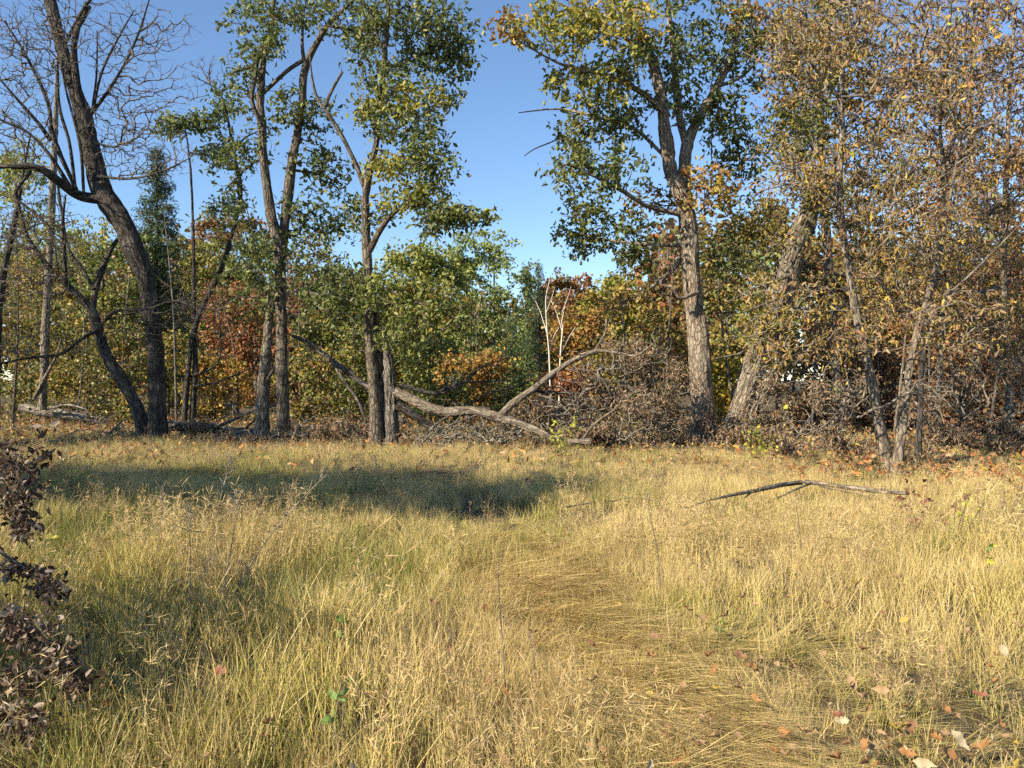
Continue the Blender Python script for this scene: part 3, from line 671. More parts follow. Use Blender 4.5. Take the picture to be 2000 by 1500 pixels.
# ------------------------------------------------------------------ dead brown brush and undergrowth
DEADLEAF = dict(kind='lance', size=.095, per=6.5, spread=.10, mat='dull_leaf', droop=.9, pal=[('dead', 4), ('brown', 2.5), ('deadlight', 2.5), ('tan', .6)])
def brush(label, d, stems, blobs, lf=DEADLEAF, twig='twig_pale', name='brush', cat='brush', bark='grey_bark', group=None, wscale=1.0):
    return tree(name, label, d, stems, (), blobs, lf, bark=bark, twig=twig, cat=cat, group=group, flare=1, zmin=-1, grounded=False, wig=.09, wscale=wscale, dens=1.8)
def ragged(blobs, k=5):
    """break each mass into several uneven clumps with bare twigs sticking out"""
    out = []
    for px, py, rx, ry, dd, rd, n in blobs:
        for _ in range(k):
            a, r = rng.random() * 2 * pi, math.sqrt(rng.random())
            f = rng.uniform(.22, .5)
            out.append((px + cos(a) * r * rx * .9, py + sin(a) * r * ry * .9, rx * f, ry * f * 1.1, dd + rng.normal() * rd * .5, rd * f * 1.5, int(n * .9 / k) + 2))
        out.append((px, py - ry * .25, rx * 1.15, ry * 1.25, dd, rd, int(n * .8), 'bare'))
    return out
brush('big mound of brown dead leaves on the crown of the fallen tree', 18.4, [[(1150, 880, 7), (1180, 800, 6), (1230, 730, 4), (1290, 690, 2)], [(1330, 880, 7), (1290, 800, 6), (1240, 760, 3)]],
      ragged([(1190, 800, 70, 70, 0, .8, 120), (1260, 745, 80, 65, 0, .8, 150), (1310, 790, 60, 80, 0, .8, 120), (1230, 855, 120, 35, -.3, .8, 120), (1250, 680, 70, 30, .2, .6, 40)], 6))
brush('low brown leafy brush under the arching pale trunk', 18.9, [[(1000, 880, 6), (1040, 820, 5), (1090, 790, 3)], [(1110, 880, 5), (1120, 830, 3)]], ragged([(1060, 830, 80, 40, 0, .6, 110), (1130, 850, 60, 30, -.6, .5, 60), (1090, 790, 50, 30, .2, .5, 40), (930, 860, 90, 22, -.4, .5, 70)]))
brush('brown leafy brush heaped round the foot of the tall oak', 18.7, [[(1300, 890, 7), (1260, 860, 6), (1230, 880, 4)], [(1400, 895, 6), (1420, 850, 4), (1470, 820, 3)]], ragged([(1330, 872, 110, 24, -.2, .5, 110), (1450, 870, 80, 30, 0, .6, 90), (1420, 830, 50, 30, .6, .4, 40), (1510, 800, 60, 70, .6, .6, 80)]))
brush('tangled grey-brown brush between the leaning oak and the double-stemmed tree', 15.6, [[(1540, 915, 6), (1560, 850, 5), (1600, 790, 3)], [(1660, 915, 6), (1640, 840, 4), (1660, 780, 3)]], ragged([(1580, 860, 90, 45, 0, .7, 120), (1640, 780, 80, 70, .2, .7, 100), (1680, 880, 50, 30, .2, .5, 40)]), dict(DEADLEAF, per=6))
brush('dark tangle of bare branches and brown leaves at the right forest edge', 16.5, [[(1830, 905, 7), (1860, 840, 6), (1920, 790, 3)], [(1960, 905, 7), (1930, 850, 5), (1990, 800, 3)], [(2060, 900, 7), (2000, 850, 5), (1900, 850, 3)]], ragged([(1860, 855, 80, 45, 0, .7, 150), (1950, 855, 80, 45, 0, .7, 160), (1930, 760, 100, 70, .3, .8, 160), (2040, 840, 60, 60, .2, .7, 90), (1820, 780, 60, 70, .4, .6, 60)]), dict(DEADLEAF, per=5))
brush('tall tangle of bare grey twigs around the arching fallen trunk', 18.1, [[(800, 885, 6), (850, 830, 5), (900, 800, 3)], [(960, 885, 6), (930, 840, 4), (880, 820, 2)], [(1180, 880, 6), (1130, 800, 5), (1150, 740, 3)]], [(850, 855, 70, 30, -.3, .6, 70, 'bare'), (940, 850, 80, 35, -.3, .6, 90, 'bare'), (1040, 840, 80, 40, .3, .6, 80, 'bare'), (1140, 790, 90, 70, .2, .7, 110, 'bare'), (1260, 830, 90, 60, -.4, .6, 90, 'bare'), (1230, 720, 80, 60, .3, .6, 60, 'bare')], twig='twig_pale', wscale=1.25)
brush('low brown weeds and dead leaves below the forked oak', 19.6, [[(560, 866, 5), (590, 830, 4), (620, 810, 2)], [(690, 866, 5), (680, 830, 3)]], ragged([(610, 842, 70, 24, 0, .5, 90), (690, 842, 50, 22, 0, .5, 60), (830, 866, 60, 16, -.4, .4, 50), (470, 852, 60, 14, 0, .4, 30)]))
brush('dead twigs and leaves beside the foot of the leaning bare tree', 20.6, [[(200, 862, 5), (230, 830, 4), (260, 810, 2)], [(120, 858, 5), (150, 840, 3)]], ragged([(220, 842, 50, 20, 0, .5, 50), (380, 838, 50, 16, .3, .5, 40)]), dict(DEADLEAF, per=4))

# ------------------------------------------------------------------ trees beyond the clearing
def far_tree(name, label, px, top, d, halfw, low, pal, n=110, per=26, size=.26, fine=.68, trunk=.16, bark='grey_bark', kind='clump', group='trees beyond the clearing', lean=0, spread=.34, dens=None, droop=.3):
    base = HY + CAM_H * F / d + 4
    st = [(px - lean, base, trunk * 2 * F / d), (px - lean * .5, (base + top) / 2, trunk * 1.4 * F / d), (px, top + 12, trunk * .4 * F / d)]
    h = (low - top)
    hw = halfw
    bl = []
    for k in range(5):
        t = (k + .5) / 5
        w = hw * (0.45 + .75 * math.sin(pi * (.18 + .72 * t)))
        bl.append((px + rng.normal() * hw * .18, top + h * t, w, h * .17, 0, max(.8, w / F * d * .8), max(6, int(n / 5))))
    for k in range(7):
        a, t = rng.random() * 2 * pi, rng.random()
        bl.append((px + cos(a) * hw * .95, top + h * (.5 + .42 * sin(a)), hw * .3, h * .08, 0, .5, max(3, int(n / 22))))
    return tree(name, label, d, [st], (), bl, dict(kind=kind, size=size * fine, per=per * 1.35, spread=spread * .62, pal=pal, droop=droop), bark=bark, group=group, sides=8, flare=1.1, zmin=1.0, tip=.006)

def spruce(label, px, top, d, halfw, low, name='spruce_tree', pal=(('spruce', 4), ('oakdark', 1)), dens=1.0):
    base = HY + CAM_H * F / d + 4
    p0, p1 = P(px, base, d), P(px, top, d)
    org = np.array([p0[0], p0[1], gz1(p0[0], p0[1])])
    R = root(name, org, label, 'conifer', 'conifers beyond the clearing')
    tb = Tubes()
    q = spline([[*org, .2], [*((org + p1) / 2), .11], [*p1, .015]], .4)
    tb.add(q[:, :3], q[:, 3], sides=8)
    link('trunk', tb.mesh('trunk', org), M['grey_bark'], R)
    tw, pos = Tubes(), []
    H = p1[2] - org[2]; zl = P(px, low, d)[2]
    Rm = halfw / F * d
    z = p1[2] - .15
    while z > zl:
        t = (p1[2] - z) / (p1[2] - zl)
        r = Rm * (t ** .75) * rng.uniform(.75, 1.12) + .08
        nb = int(5 + 4 * t)
        for k in range(nb):
            a = rng.random() * 2 * pi
            e = np.array([cos(a) * r, sin(a) * r, -.25 * r + .1 * rng.normal()])
            s = np.array([p1[0] + (org[0] - p1[0]) * t, d, z])
            path = s + e * np.linspace(0, 1, 4)[:, None] + np.array([0, 0, -.12 * r]) * np.sin(np.linspace(0, pi, 4))[:, None]
            tw.add(path, np.linspace(.018, .004, 4), sides=3, cap=False)
            m = int((10 + 34 * r) * dens)
            tt = rng.random(m) ** .7
            pos.append(s + e * tt[:, None] + rng.normal(size=(m, 3)) * np.array([.12, .12, .09]) * (1 + r * .35))
        z -= .28 + .1 * t
    o = link('twigs', tw.mesh('twigs', org), M['twig_bark'], R); o['kind'] = 'stuff'
    pos = np.vstack(pos)
    o = link('foliage', leaf_mesh('foliage', pos, .26, pick(list(pal), len(pos)), 'needle', .4, org), M['leaf'], R); o['kind'] = 'stuff'

spruce('tall dark pointed spruce standing behind the leaning bare tree', 306, 286, 44, 98, 740, pal=(('spruce', 3), ('pine', 2), ('oakgreen', 1)), dens=1.2)
spruce('narrow dark green conifer behind the white birches', 1052, 512, 58, 40, 770, pal=(('pine', 3), ('spruce', 3)), dens=.7)
spruce('second narrow conifer with yellowish green needles behind the birches', 1028, 520, 62, 36, 770, pal=(('pine', 4), ('midgreen', 1)), dens=.7)
spruce('short green conifer in front of the round green tree', 1000, 620, 46, 50, 778, pal=(('pine', 3), ('midgreen', 2)), dens=.7)

for lab, px, hgt, d, sx in (('slim white birch leaning slightly with a bare forked top', 1068, 545, 31, 8), ('slim white birch with two white stems beside the orange foliage', 1099, 590, 31, -8)):
    st = [(px + sx, HY + CAM_H * F / d, 4.4), (px + sx * .6, 700, 3.8), (px, 640, 3.2), (px - 2, hgt + 40, 2.4), (px + 6, hgt, 1.2)]
    tree('birch_tree', lab, d, [st], [[(px, 650, 2), (px - 12, 610, 1.5, .2), (px - 22, 588, 1.2, .3)], [(px - 1, 610, 2), (px + 10, 580, 1.4, -.2), (px + 16, 560, 1, -.3)], [(px + sx * .4, 690, 2), (px + 14, 655, 1.4, .2), (px + 24, 640, 1.2, .3)]], [(px + 2, 575, 20, 24, 0, .5, 12)], None, bark='birch_bark', twig='twig_pale', sides=10, flare=1.1, group='white birches')

PG = [('midgreen', 4), ('palegreen', 3), ('olive', 2)]
far_tree('maple_tree', 'broad round green tree rising against the open sky', 965, 458, 52, 84, 720, [('palegreen', 4), ('midgreen', 4), ('olive', 1)], n=190, per=26)
far_tree('maple_tree', 'bright yellow-green tree behind the slender oak', 820, 478, 34, 92, 740, [('palegreen', 4), ('yellowgreen', 3), ('olive', 3)], n=190, per=28, size=.2)
far_tree('maple_tree', 'dull olive tree between the slender oak and forked oak', 655, 520, 33, 70, 740, [('olive', 4), ('oakgreen', 3), ('gold', 1)], n=140, per=24, size=.2)
far_tree('maple_tree', 'russet brown tree on the skyline behind the birches', 1110, 535, 66, 60, 700, [('rust', 3), ('brown', 4), ('olive', 1)], n=110, per=30, size=.32)
far_tree('maple_tree', 'yellow-green tree tucked left of the tall oak trunk', 1195, 545, 40, 60, 720, [('yellowgreen', 3), ('olive', 3), ('gold', 2)], n=110, per=26)
far_tree('maple_tree', 'orange maple glowing above the upturned limb', 1135, 605, 34, 52, 690, [('orange', 3), ('gold', 3), ('brown', 1), ('olive', 1.5)], n=60, per=22, size=.2)
far_tree('maple_tree', 'low orange-gold maple behind the dark curving branches', 915, 690, 30, 62, 790, [('orange', 3), ('gold', 3), ('olive', 2), ('brown', 1)], n=70, per=22, size=.18)
far_tree('maple_tree', 'small salmon red maple behind the upturned limb', 1125, 715, 31, 34, 780, [('red', 3), ('orange', 2)], n=40, per=20, size=.16)
far_tree('maple_tree', 'coral orange maple seen between the slim tree and forked oak', 462, 560, 36, 58, 745, [('orange', 3), ('rust', 2), ('red', 2), ('brown', 2), ('olive', 1.5)], n=100, per=24, size=.2)
far_tree('maple_tree', 'brown-leaved tree on the skyline behind the slim tree', 440, 415, 55, 85, 620, [('brown', 4), ('rust', 2), ('olive', 2)], n=130, per=26, size=.3)
far_tree('maple_tree', 'dark green tree left of the forked oak', 500, 470, 40, 60, 640, GD, n=90, per=24, size=.22)
far_tree('maple_tree', 'pale olive tree left of the dark spruce', 200, 430, 42, 80, 700, [('palegreen', 3), ('olive', 3), ('gold', 1)], n=120, per=22, size=.24)
far_tree('maple_tree', 'thin pale green tree at the far left skyline', 30, 300, 46, 80, 560, [('palegreen', 4), ('gold', 1), ('olive', 2)], n=120, per=18, size=.26)
far_tree('maple_tree', 'golden olive tree beneath the far left skyline', 60, 500, 38, 90, 740, [('gold', 3), ('olive', 3), ('brown', 1)], n=130, per=24, size=.22)
far_tree('maple_tree', 'olive yellow tree between the spruce and the slim tree', 385, 480, 48, 60, 720, [('olive', 3), ('yellowgreen', 2), ('brown', 1)], n=100, per=24, size=.26)
far_tree('maple_tree', 'grey-brown thinly leaved tree behind the forked oak', 600, 470, 60, 80, 640, [('brown', 3), ('dead', 2), ('olive', 1)], n=90, per=12, size=.3)
far_tree('maple_tree', 'brown and gold tree right of the tall oak trunk', 1420, 440, 34, 80, 740, [('olive', 3), ('gold', 2), ('brown', 3)], n=130, per=24, size=.2)
far_tree('maple_tree', 'gold-tinged tree behind the leaning oak', 1520, 380, 36, 90, 740, [('gold', 2), ('brown', 3), ('olive', 3)], n=130, per=24, size=.2)
far_tree('maple_tree', 'brown tree behind the thicket of slim trunks', 1680, 340, 36, 110, 740, [('brown', 4), ('olive', 2), ('rust', 1)], n=170, per=24, size=.22)
far_tree('maple_tree', 'rust tree behind the straight pale trunk', 1850, 300, 34, 110, 740, [('rust', 3), ('brown', 4), ('gold', 1)], n=170, per=24, size=.22)
far_tree('maple_tree', 'dark red maple low in the right thicket', 1945, 500, 26, 70, 760, [('red', 3), ('rust', 3), ('brown', 2)], n=120, per=22, size=.16)
far_tree('maple_tree', 'brown tree at the right end of the thicket', 2040, 260, 32, 100, 760, [('brown', 4), ('rust', 1), ('gold', 2)], n=150, per=24, size=.22)
SH = [('gold', 2.5), ('olive', 4), ('brown', 2), ('oakgreen', 1.5)]
for i, (px, top, d, hw, pal, lab) in enumerate([
    (30, 590, 30, 90, SH, 'gold-green bush behind the bare limbs at the far left'), (170, 610, 32, 90, SH, 'yellow-green bush behind the leaning trunks'), (240, 640, 28, 60, SH, 'small yellow bush beside the leaning trunk foot'),
    (420, 690, 30, 60, [('gold', 4), ('orange', 2), ('olive', 2)], 'golden bush under the coral maple'), (610, 690, 28, 70, SH, 'olive gold bush behind the long mossy log'), (690, 640, 31, 60, [('olive', 4), ('oakgreen', 2), ('gold', 1)], 'olive bush right of the forked oak'),
    (840, 660, 27, 70, [('olive', 4), ('oakgreen', 3), ('yellowgreen', 1)], 'dense olive bush behind the hollow snag'), (990, 690, 36, 60, [('olive', 3), ('midgreen', 3)], 'green bush left of the birches'), (1190, 650, 30, 60, [('brown', 3), ('gold', 2), ('olive', 2)], 'brown-gold bush behind the dead leaf mound'),
    (1290, 610, 28, 70, [('olive', 3), ('gold', 2), ('brown', 3)], 'olive brown bush left of the tall oak trunk'), (1410, 700, 25, 45, [('yellow', 3), ('yellowgreen', 3), ('gold', 2)], 'bright yellow bush between the tall oak and leaning oak'),
    (1590, 640, 25, 80, [('brown', 4), ('dead', 2), ('olive', 2)], 'brown bush behind the tangled brush'), (1720, 680, 24, 80, [('brown', 3), ('dead', 3), ('rust', 1)], 'dark brown bush behind the double-stemmed tree'), (1860, 690, 22, 80, [('brown', 4), ('rust', 2), ('dead', 2)], 'brown leafy bush among the thicket trunks'), (2000, 680, 22, 80, [('brown', 4), ('rust', 2), ('dead', 2)], 'russet bush at the right forest edge'),
    (120, 700, 34, 80, [('gold', 3), ('olive', 3)], 'gold bush behind the weathered log'), (330, 650, 33, 60, [('olive', 3), ('gold', 3)], 'olive gold bush right of the leaning trunks'), (520, 640, 38, 70, [('rust', 2), ('orange', 2), ('olive', 2)], 'rust bush behind the broken oak trunk'),
    (760, 700, 34, 70, [('gold', 3), ('olive', 3)], 'golden bush seen behind the snag'), (1080, 730, 40, 60, [('brown', 3), ('olive', 2), ('rust', 2)], 'brown bush at the foot of the birches')]):
    far_tree('bush', lab, px, top, d, hw, HY + CAM_H * F / d - 5, pal, n=75, per=18, size=.17, trunk=.05, group='bushes behind the clearing', spread=.26)

# far-off wood that closes the view
def far_wood():
    pos, cols = [], []
    pals = [[('brown', 3), ('olive', 2)], [('olive', 3), ('midgreen', 2)], [('rust', 2), ('brown', 3)], [('gold', 2), ('olive', 3)]]
    tb = Tubes()
    for k in range(170):
        d = rng.uniform(70, 110)
        x = rng.uniform(-.95, .95) * d
        px = 1000 + x / d * F
        top = 560 + 25 * math.sin(px / 130.) + rng.normal() * 18
        if px > 1250 or px < 420: top -= 130
        zt = CAM_H + (HY - top) / F * d
        n = 330
        u = rng.normal(size=(n, 3)); u /= np.linalg.norm(u, axis=1)[:, None]; u *= rng.random((n, 1)) ** .4
        pos.append(np.array([x, d, zt * .47]) + u * np.array([3.6, 3.4, zt * .52]))
        cols.append(pick(pals[k % 4], n))
        tb.add(np.array([[x, d, -.2], [x + .2, d, zt * .5], [x, d, zt * .9]]), np.array([.22, .15, .04]), sides=5)
    wood = link('far_wood', leaf_mesh('far_wood', np.vstack(pos), .75, np.vstack(cols), 'clump', .2), M['leaf'])
    tag(wood, 'hazy far-off autumn wood closing the view behind the trees', 'wood', kind='stuff')
    t = link('trunks', tb.mesh('trunks'), M['grey_bark'], wood); t['kind'] = 'stuff'
far_wood()

# trees standing left of the view, whose crowns shade the left of the clearing
def shade_tree(label, x, y, h, rad, low, n, leafy=True):
    d = y
    org = np.array([x, y, gz1(x, y)])
    R = root('oak_tree', org, label, 'tree', 'oaks left of the clearing')
    tb = Tubes()
    s = spline([[*org - [0, 0, .1], .3], [x + .1, y, h * .45, .22], [x - .1, y + .1, h * .95, .05]], .12)
    tb.add(s[:, :3], s[:, 3], sides=16, rough=.12, ridge=.01)
    link('trunk', tb.mesh('trunk', org), M['oak_bark'], R)
    u = rng.normal(size=(n, 3)); u /= np.linalg.norm(u, axis=1)[:, None]; u *= rng.random((n, 1)) ** .45
    cen = rng.normal(size=(9, 3)); cen /= np.linalg.norm(cen, axis=1)[:, None]; cen *= rng.uniform(.35, 1.0, (9, 1))
    u = cen[rng.integers(9, size=n)] * .85 + u * .42
    att = np.array([x, y, (h + low) / 2]) + u * np.array([rad, rad, (h - low) / 2])
    tw = Tubes()
    k = s[:, 2] > low * .6
    paths, _, _ = grow(s[k, :3], s[k, 3], att, tw, tip=.005)
    o = link('twigs', tw.mesh('twigs', org), M['twig_bark'], R); o['kind'] = 'stuff'
    pos = np.vstack([p[-1] + rng.normal(size=(18, 3)) * .24 for p in paths])
    o = link('foliage', leaf_mesh('foliage', pos, .17, pick(OAKLEAF['pal'], len(pos)), 'oak', .4, org), M['leaf'], R); o['kind'] = 'stuff'
shade_tree('tall oak with a high crown left of the clearing, shading the middle of the grass', -7.8, 5.1, 6.9, 1.6, 5.0, 190)
shade_tree('spreading oak left of the clearing, shading the grass at its left', -10.7, 5.0, 7.3, 2.2, 4.7, 320)
shade_tree('third oak of the row left of the clearing', -13.8, 4.9, 7.8, 2.6, 4.2, 380)
shade_tree('tall oak left of the leaning bare tree, shading its trunks', -20.5, 11.0, 12.5, 3.8, 3.6, 560)

# ------------------------------------------------------------------ slim bare saplings in the wood
for px, d, top, tone, where in [
    (25, 28, 420, 2, 'near the dark crooked trunk'), (150, 30, 470, 0, 'behind the fork of the leaning bare tree'), (235, 31, 500, 1, 'between the two leaning bare trunks'), (345, 27, 380, 0, 'just right of the leaning bare tree'), (415, 30, 520, 2, 'right of the slim double-stemmed tree'), (455, 33, 560, 1, 'before the coral orange maple'),
    (590, 29, 560, 0, 'just right of the forked oak'), (680, 30, 600, 2, 'left of the slender oak'), (905, 36, 540, 1, 'behind the arching fallen trunk'), (940, 40, 500, 0, 'before the round green tree'), (1000, 38, 560, 1, 'beside the short green conifer'), (1160, 27, 560, 2, 'right of the orange maple'), (1225, 26, 500, 0, 'behind the dead leaf mound'),
    (1300, 27, 480, 1, 'just left of the tall oak trunk'), (1440, 24, 420, 0, 'between the tall oak and the leaning oak'), (1480, 26, 470, 2, 'behind the leaning oak trunk'), (1545, 24, 520, 1, 'just right of the leaning oak trunk'), (1585, 22, 420, 0, 'behind the tangled brush'), (1660, 24, 300, 2, 'left of the double-stemmed tree'), (1715, 23, 350, 0, 'behind the left stem of the double-stemmed tree'),
    (1745, 21, 420, 1, 'between the stems of the double-stemmed tree'), (1780, 25, 250, 2, 'behind the right stem of the double-stemmed tree'), (1815, 20, 380, 0, 'right of the double-stemmed tree'), (1870, 24, 300, 2, 'left of the straight pale trunk'), (1930, 21, 350, 0, 'right of the straight pale trunk'), (1945, 26, 220, 1, 'before the dark red maple'), (1990, 23, 300, 2, 'beside the knotty trunk at the edge')]:
    base = HY + CAM_H * F / d + 3
    w = rng.uniform(.05, .11) * F / d
    l1, l2 = rng.normal(size=2) * 14
    tree('sapling', 'slim ' + ['grey', 'pale', 'dark'][tone] + ' bare sapling ' + where, d, [[(px, base, w), (px + l1, (base + top) / 2, w * .75), (px + l1 + l2, top, w * .25)]], (), [(px + l1, (top + base) / 2 - 60, 45, (base - top) * .38, 0, .8, 34)], None, bark=['grey_bark', 'pale_bark', 'dark_bark'][tone], sides=8, flare=1.1, zmin=1.2, group='bare saplings in the wood', tip=.005)

# ------------------------------------------------------------------ leaf litter under the trees
n = 21000
d_ = np.sqrt(rng.uniform(9 ** 2, 34 ** 2, n)); x_ = rng.uniform(-.8, .8, n) * d_
k_ = rng.random(n) < np.clip((d_ - 13 + 3 * (x_ > 3) + 4.5 * (x_ > 5.5) + 2 * (x_ < -7)) / 5, .03, 1)
x_, d_ = x_[k_], d_[k_]
lit = link('leaf_litter', leaf_mesh('leaf_litter', np.stack([x_, d_, gz(x_, d_) + rng.uniform(.02, .12, len(x_))], 1), .11, pick([('tan', 3), ('rust', 2), ('orange', 1.5), ('brown', 3), ('gold', 1)], len(x_)), 'oval', .1), M['dull_leaf'])
tag(lit, 'tan and rust fallen leaves strewn over the ground below the trees', 'leaf litter', kind='stuff')

# ------------------------------------------------------------------ single leaves, seedlings, stalks
def curled(seed, w, curl, lobed=True):
    r = np.random.default_rng(seed)
    V, Q = [], []
    prof = [.05, .35, .8, .42, 1.0, .5, .9, .5, .08] if lobed else [.05, .5, .85, 1.0, 1.0, .85, .6, .3, .04]
    k = len(prof) - 1
    ph = r.random() * 6
    for i in range(k + 1):
        t = i / k
        bend = curl * .30 * (t - .5) ** 2 * 2 + .05 * math.sin(t * 9 + ph)
        for u in (-1, 0, 1):
            ww = w * prof[i] * (1 + r.normal() * .10)
            a = curl * abs(u) * .75
            V.append((u * ww * math.cos(a * .8), (t - .5) * (1 - .12 * curl), bend + ww * math.sin(a) * .9 + r.normal() * .015 * abs(u)))
    for i in range(k):
        for jj in range(2):
            a = i * 3 + jj
            Q.append((a, a + 1, a + 4, a + 3))
    return np.array(V), np.array(Q)
LEAF_MESH = {}
def single_leaf(colname, shape):
    key = (colname, shape)
    if key not in LEAF_MESH:
        w, curl, lob = ((.30, .6, True), (.28, 1.4, True), (.22, .4, False), (.26, 2.0, True))[shape]
        V, Q = curled(shape * 7 + 3, w, curl, lob)
        me = mesh_from('leaf_' + colname, V, [Q])
        mk = 'single_' + colname
        if mk not in M: M[mk] = leaf_material('leaf_' + colname, rough=.55, trans=.22, const=C[colname], spec=.3)
        me.materials.append(M[mk])
        LEAF_MESH[key] = me
    return LEAF_MESH[key]
def put_leaf(name, colname, shape, loc, size, parent=None, flat=False):
    o = bpy.data.objects.new(name, single_leaf(colname, shape))
    COL.objects.link(o)
    if parent is not None:
        o.parent = parent
        loc = np.asarray(loc) - np.array(parent.location)
    o.location = loc
    o.scale = (size,) * 3
    o.rotation_euler = (rng.normal() * .6, rng.normal() * .6, rng.random() * 6.3) if flat else tuple(rng.uniform(0, 6.3, 3))
    return o

C.update(litter_tan=np.array([.38, .25, .13]), litter_orange=np.array([.36, .185, .07]), litter_brown=np.array([.26, .14, .07]), litter_pale=np.array([.50, .41, .26]), litter_red=np.array([.30, .13, .08]), litter_yellow=np.array([.52, .37, .08]),
         curl_dark=np.array([.06, .038, .025]), curl_mid=np.array([.13, .085, .055]), curl_light=np.array([.32, .25, .19]), seedling=np.array([.16, .26, .06]), lime=np.array([.46, .44, .06]), maroon=np.array([.20, .06, .05]), sumac=np.array([.55, .20, .07]))
LABEL = dict(litter_tan='dry tan leaf lying on the straw grass', litter_orange='fallen orange leaf lying on the straw grass', litter_brown='dark brown curled leaf lying on the grass', litter_pale='bleached whitish leaf resting on the grass', litter_red='fallen dull red leaf lying in the grass', litter_yellow='fallen yellow leaf resting on the grass')
spots = [(1540, 1420, 'litter_orange', .15), (1390, 1425, 'litter_tan', .15), (1300, 1410, 'litter_orange', .10), (1355, 1435, 'litter_orange', .08), (1190, 1395, 'litter_brown', .12), (790, 1440, 'litter_tan', .14), (985, 1480, 'litter_tan', .12), (1820, 1430, 'litter_orange', .14), (1875, 1435, 'litter_pale', .12),
         (1800, 1480, 'litter_orange', .14), (1850, 1460, 'litter_orange', .12), (1700, 1445, 'litter_tan', .10), (1690, 1350, 'litter_tan', .11), (1745, 1405, 'litter_yellow', .07), (1605, 1275, 'litter_tan', .10), (1620, 1213, 'litter_pale', .10), (1660, 1440, 'litter_brown', .09), (1725, 1450, 'litter_brown', .11), (1730, 1295, 'litter_red', .11), (1240, 1260, 'litter_tan', .12),
         (1280, 1240, 'litter_brown', .10), (1385, 1275, 'litter_brown', .12), (1395, 1300, 'litter_orange', .10), (1265, 1350, 'litter_yellow', .12), (880, 1235, 'litter_pale', .11), (876, 1258, 'litter_brown', .11), (848, 1168, 'litter_brown', .10), (1040, 1225, 'litter_brown', .11), (1045, 1245, 'litter_brown', .10), (433, 1312, 'litter_red', .13), (310, 1060, 'litter_orange', .10), (1960, 1265, 'litter_pale', .12), (685, 1495, 'litter_pale', .12),
         (1265, 1495, 'litter_pale', .12), (830, 1490, 'litter_brown', .12), (1225, 1165, 'litter_pale', .09), (760, 1070, 'litter_tan', .09), (140, 1185, 'litter_tan', .10), (400, 1470, 'litter_tan', .14), (1440, 1330, 'litter_tan', .09)]
names = list(LABEL)
for _ in range(240):
    py = 1010 + 490 * rng.random() ** .8
    px = rng.uniform(30, 2000)
    if px < 1150 and rng.random() < .62: px = rng.uniform(1100, 2000)
    spots.append((px, py, names[int(rng.choice(6, p=[.42, .2, .26, .05, .02, .05]))], rng.uniform(.06, .12)))
for px, py, cn, sz in spots:
    lift = rng.uniform(.09, .2); sz *= .8
    d = (CAM_H - lift) * F / (py - HY)
    x = (px - 1000) / F * d
    o = put_leaf('fallen_leaf', cn, int(rng.integers(4)), (x, d, gz1(x, d) + lift), sz, flat=True)
    tag(o, LABEL[cn], 'leaf', cn.replace('litter_', '') + ' leaves fallen on the grass')

def plant(name, label, px, py, h, cols, nl, size, cat='plant', group=None, nstem=2, joined=False, col=(.16, .10, .07), lean=.25, stem_r=.004, low=.25):
    g = GP(px, py)
    R = root(name, g, label, cat, group)
    tips = []
    for k in range(nstem):
        e = g + np.array([rng.normal() * lean * h, rng.normal() * lean * h, h * rng.uniform(.75, 1.05)])
        mid = (g + e) / 2 + rng.normal(size=3) * h * .05
        s = spline([[*g - [0, 0, .03], stem_r], [*mid, stem_r * .8], [*e, stem_r * .4]], .05)
        tb = Tubes(); tb.add(s[:, :3], s[:, 3], sides=5)
        link('stem', tb.mesh('stem', g), M['twig_bark'], R)
        tips.append(s[int(len(s) * low):, :3])
    T = np.vstack(tips)
    if nl and joined:
        pos = T[rng.integers(len(T), size=nl)] + rng.normal(size=(nl, 3)) * size * .8
        cc = np.stack([C[c] for c in cols])[rng.integers(len(cols), size=nl)] * rng.uniform(.75, 1.2, (nl, 1))
        o = link('foliage', leaf_mesh('foliage', pos, size, cc, 'oval', .2, g), M['leaf'], R); o['kind'] = 'stuff'
    else:
        for k in range(nl):
            put_leaf('leaf', cols[k % len(cols)], int(rng.integers(3)), T[rng.integers(len(T))] + rng.normal(size=3) * size * .35, size * rng.uniform(.7, 1.2), R)
    return R
plant('oak_seedling', 'bright green oak seedling with upright lobed leaves near the foreground', 655, 1490, .34, ['seedling'], 6, .08, 'seedling', nstem=2, lean=.15, low=.5)
plant('oak_seedling', 'small bright green seedling poking out of the straw grass', 675, 1300, .32, ['seedling'], 4, .10, 'seedling', nstem=1, lean=.1, low=.7)
plant('yellow_seedling', 'lime green tuft of leaves low in the flattened grass', 1412, 1262, .2, ['lime', 'seedling'], 6, .07, 'seedling', nstem=2)
plant('yellow_seedling', 'bright yellow leaved twig beside the dark red seedling', 1893, 1060, .42, ['lime'], 12, .08, 'seedling', nstem=2, lean=.12, low=.6)
plant('yellow_seedling', 'yellow-green seedling with few leaves in the right meadow', 1918, 1165, .38, ['lime', 'seedling'], 7, .07, 'seedling', nstem=1, lean=.1, low=.5)
plant('yellow_seedling', 'yellow weed in the shaded grass beside the dead branch', 82, 1110, .3, ['lime', 'seedling'], 10, .07, 'seedling', nstem=2)
plant('oak_seedling', 'dark red leaved oak seedling by the end of the fallen branch', 1800, 1050, .62, ['maroon', 'litter_brown', 'litter_brown'], 60, .10, 'seedling', nstem=6, lean=.4, low=.2)
for px, py in ((1965, 1060), (1925, 1045), (1990, 1075), (1865, 1075)):
    plant('weed', 'thin twiggy leafless weed standing at the right of the meadow', px, py, .55, [], 0, .05, 'weed', 'leafless weeds at the right', nstem=4, lean=.28, stem_r=.006)
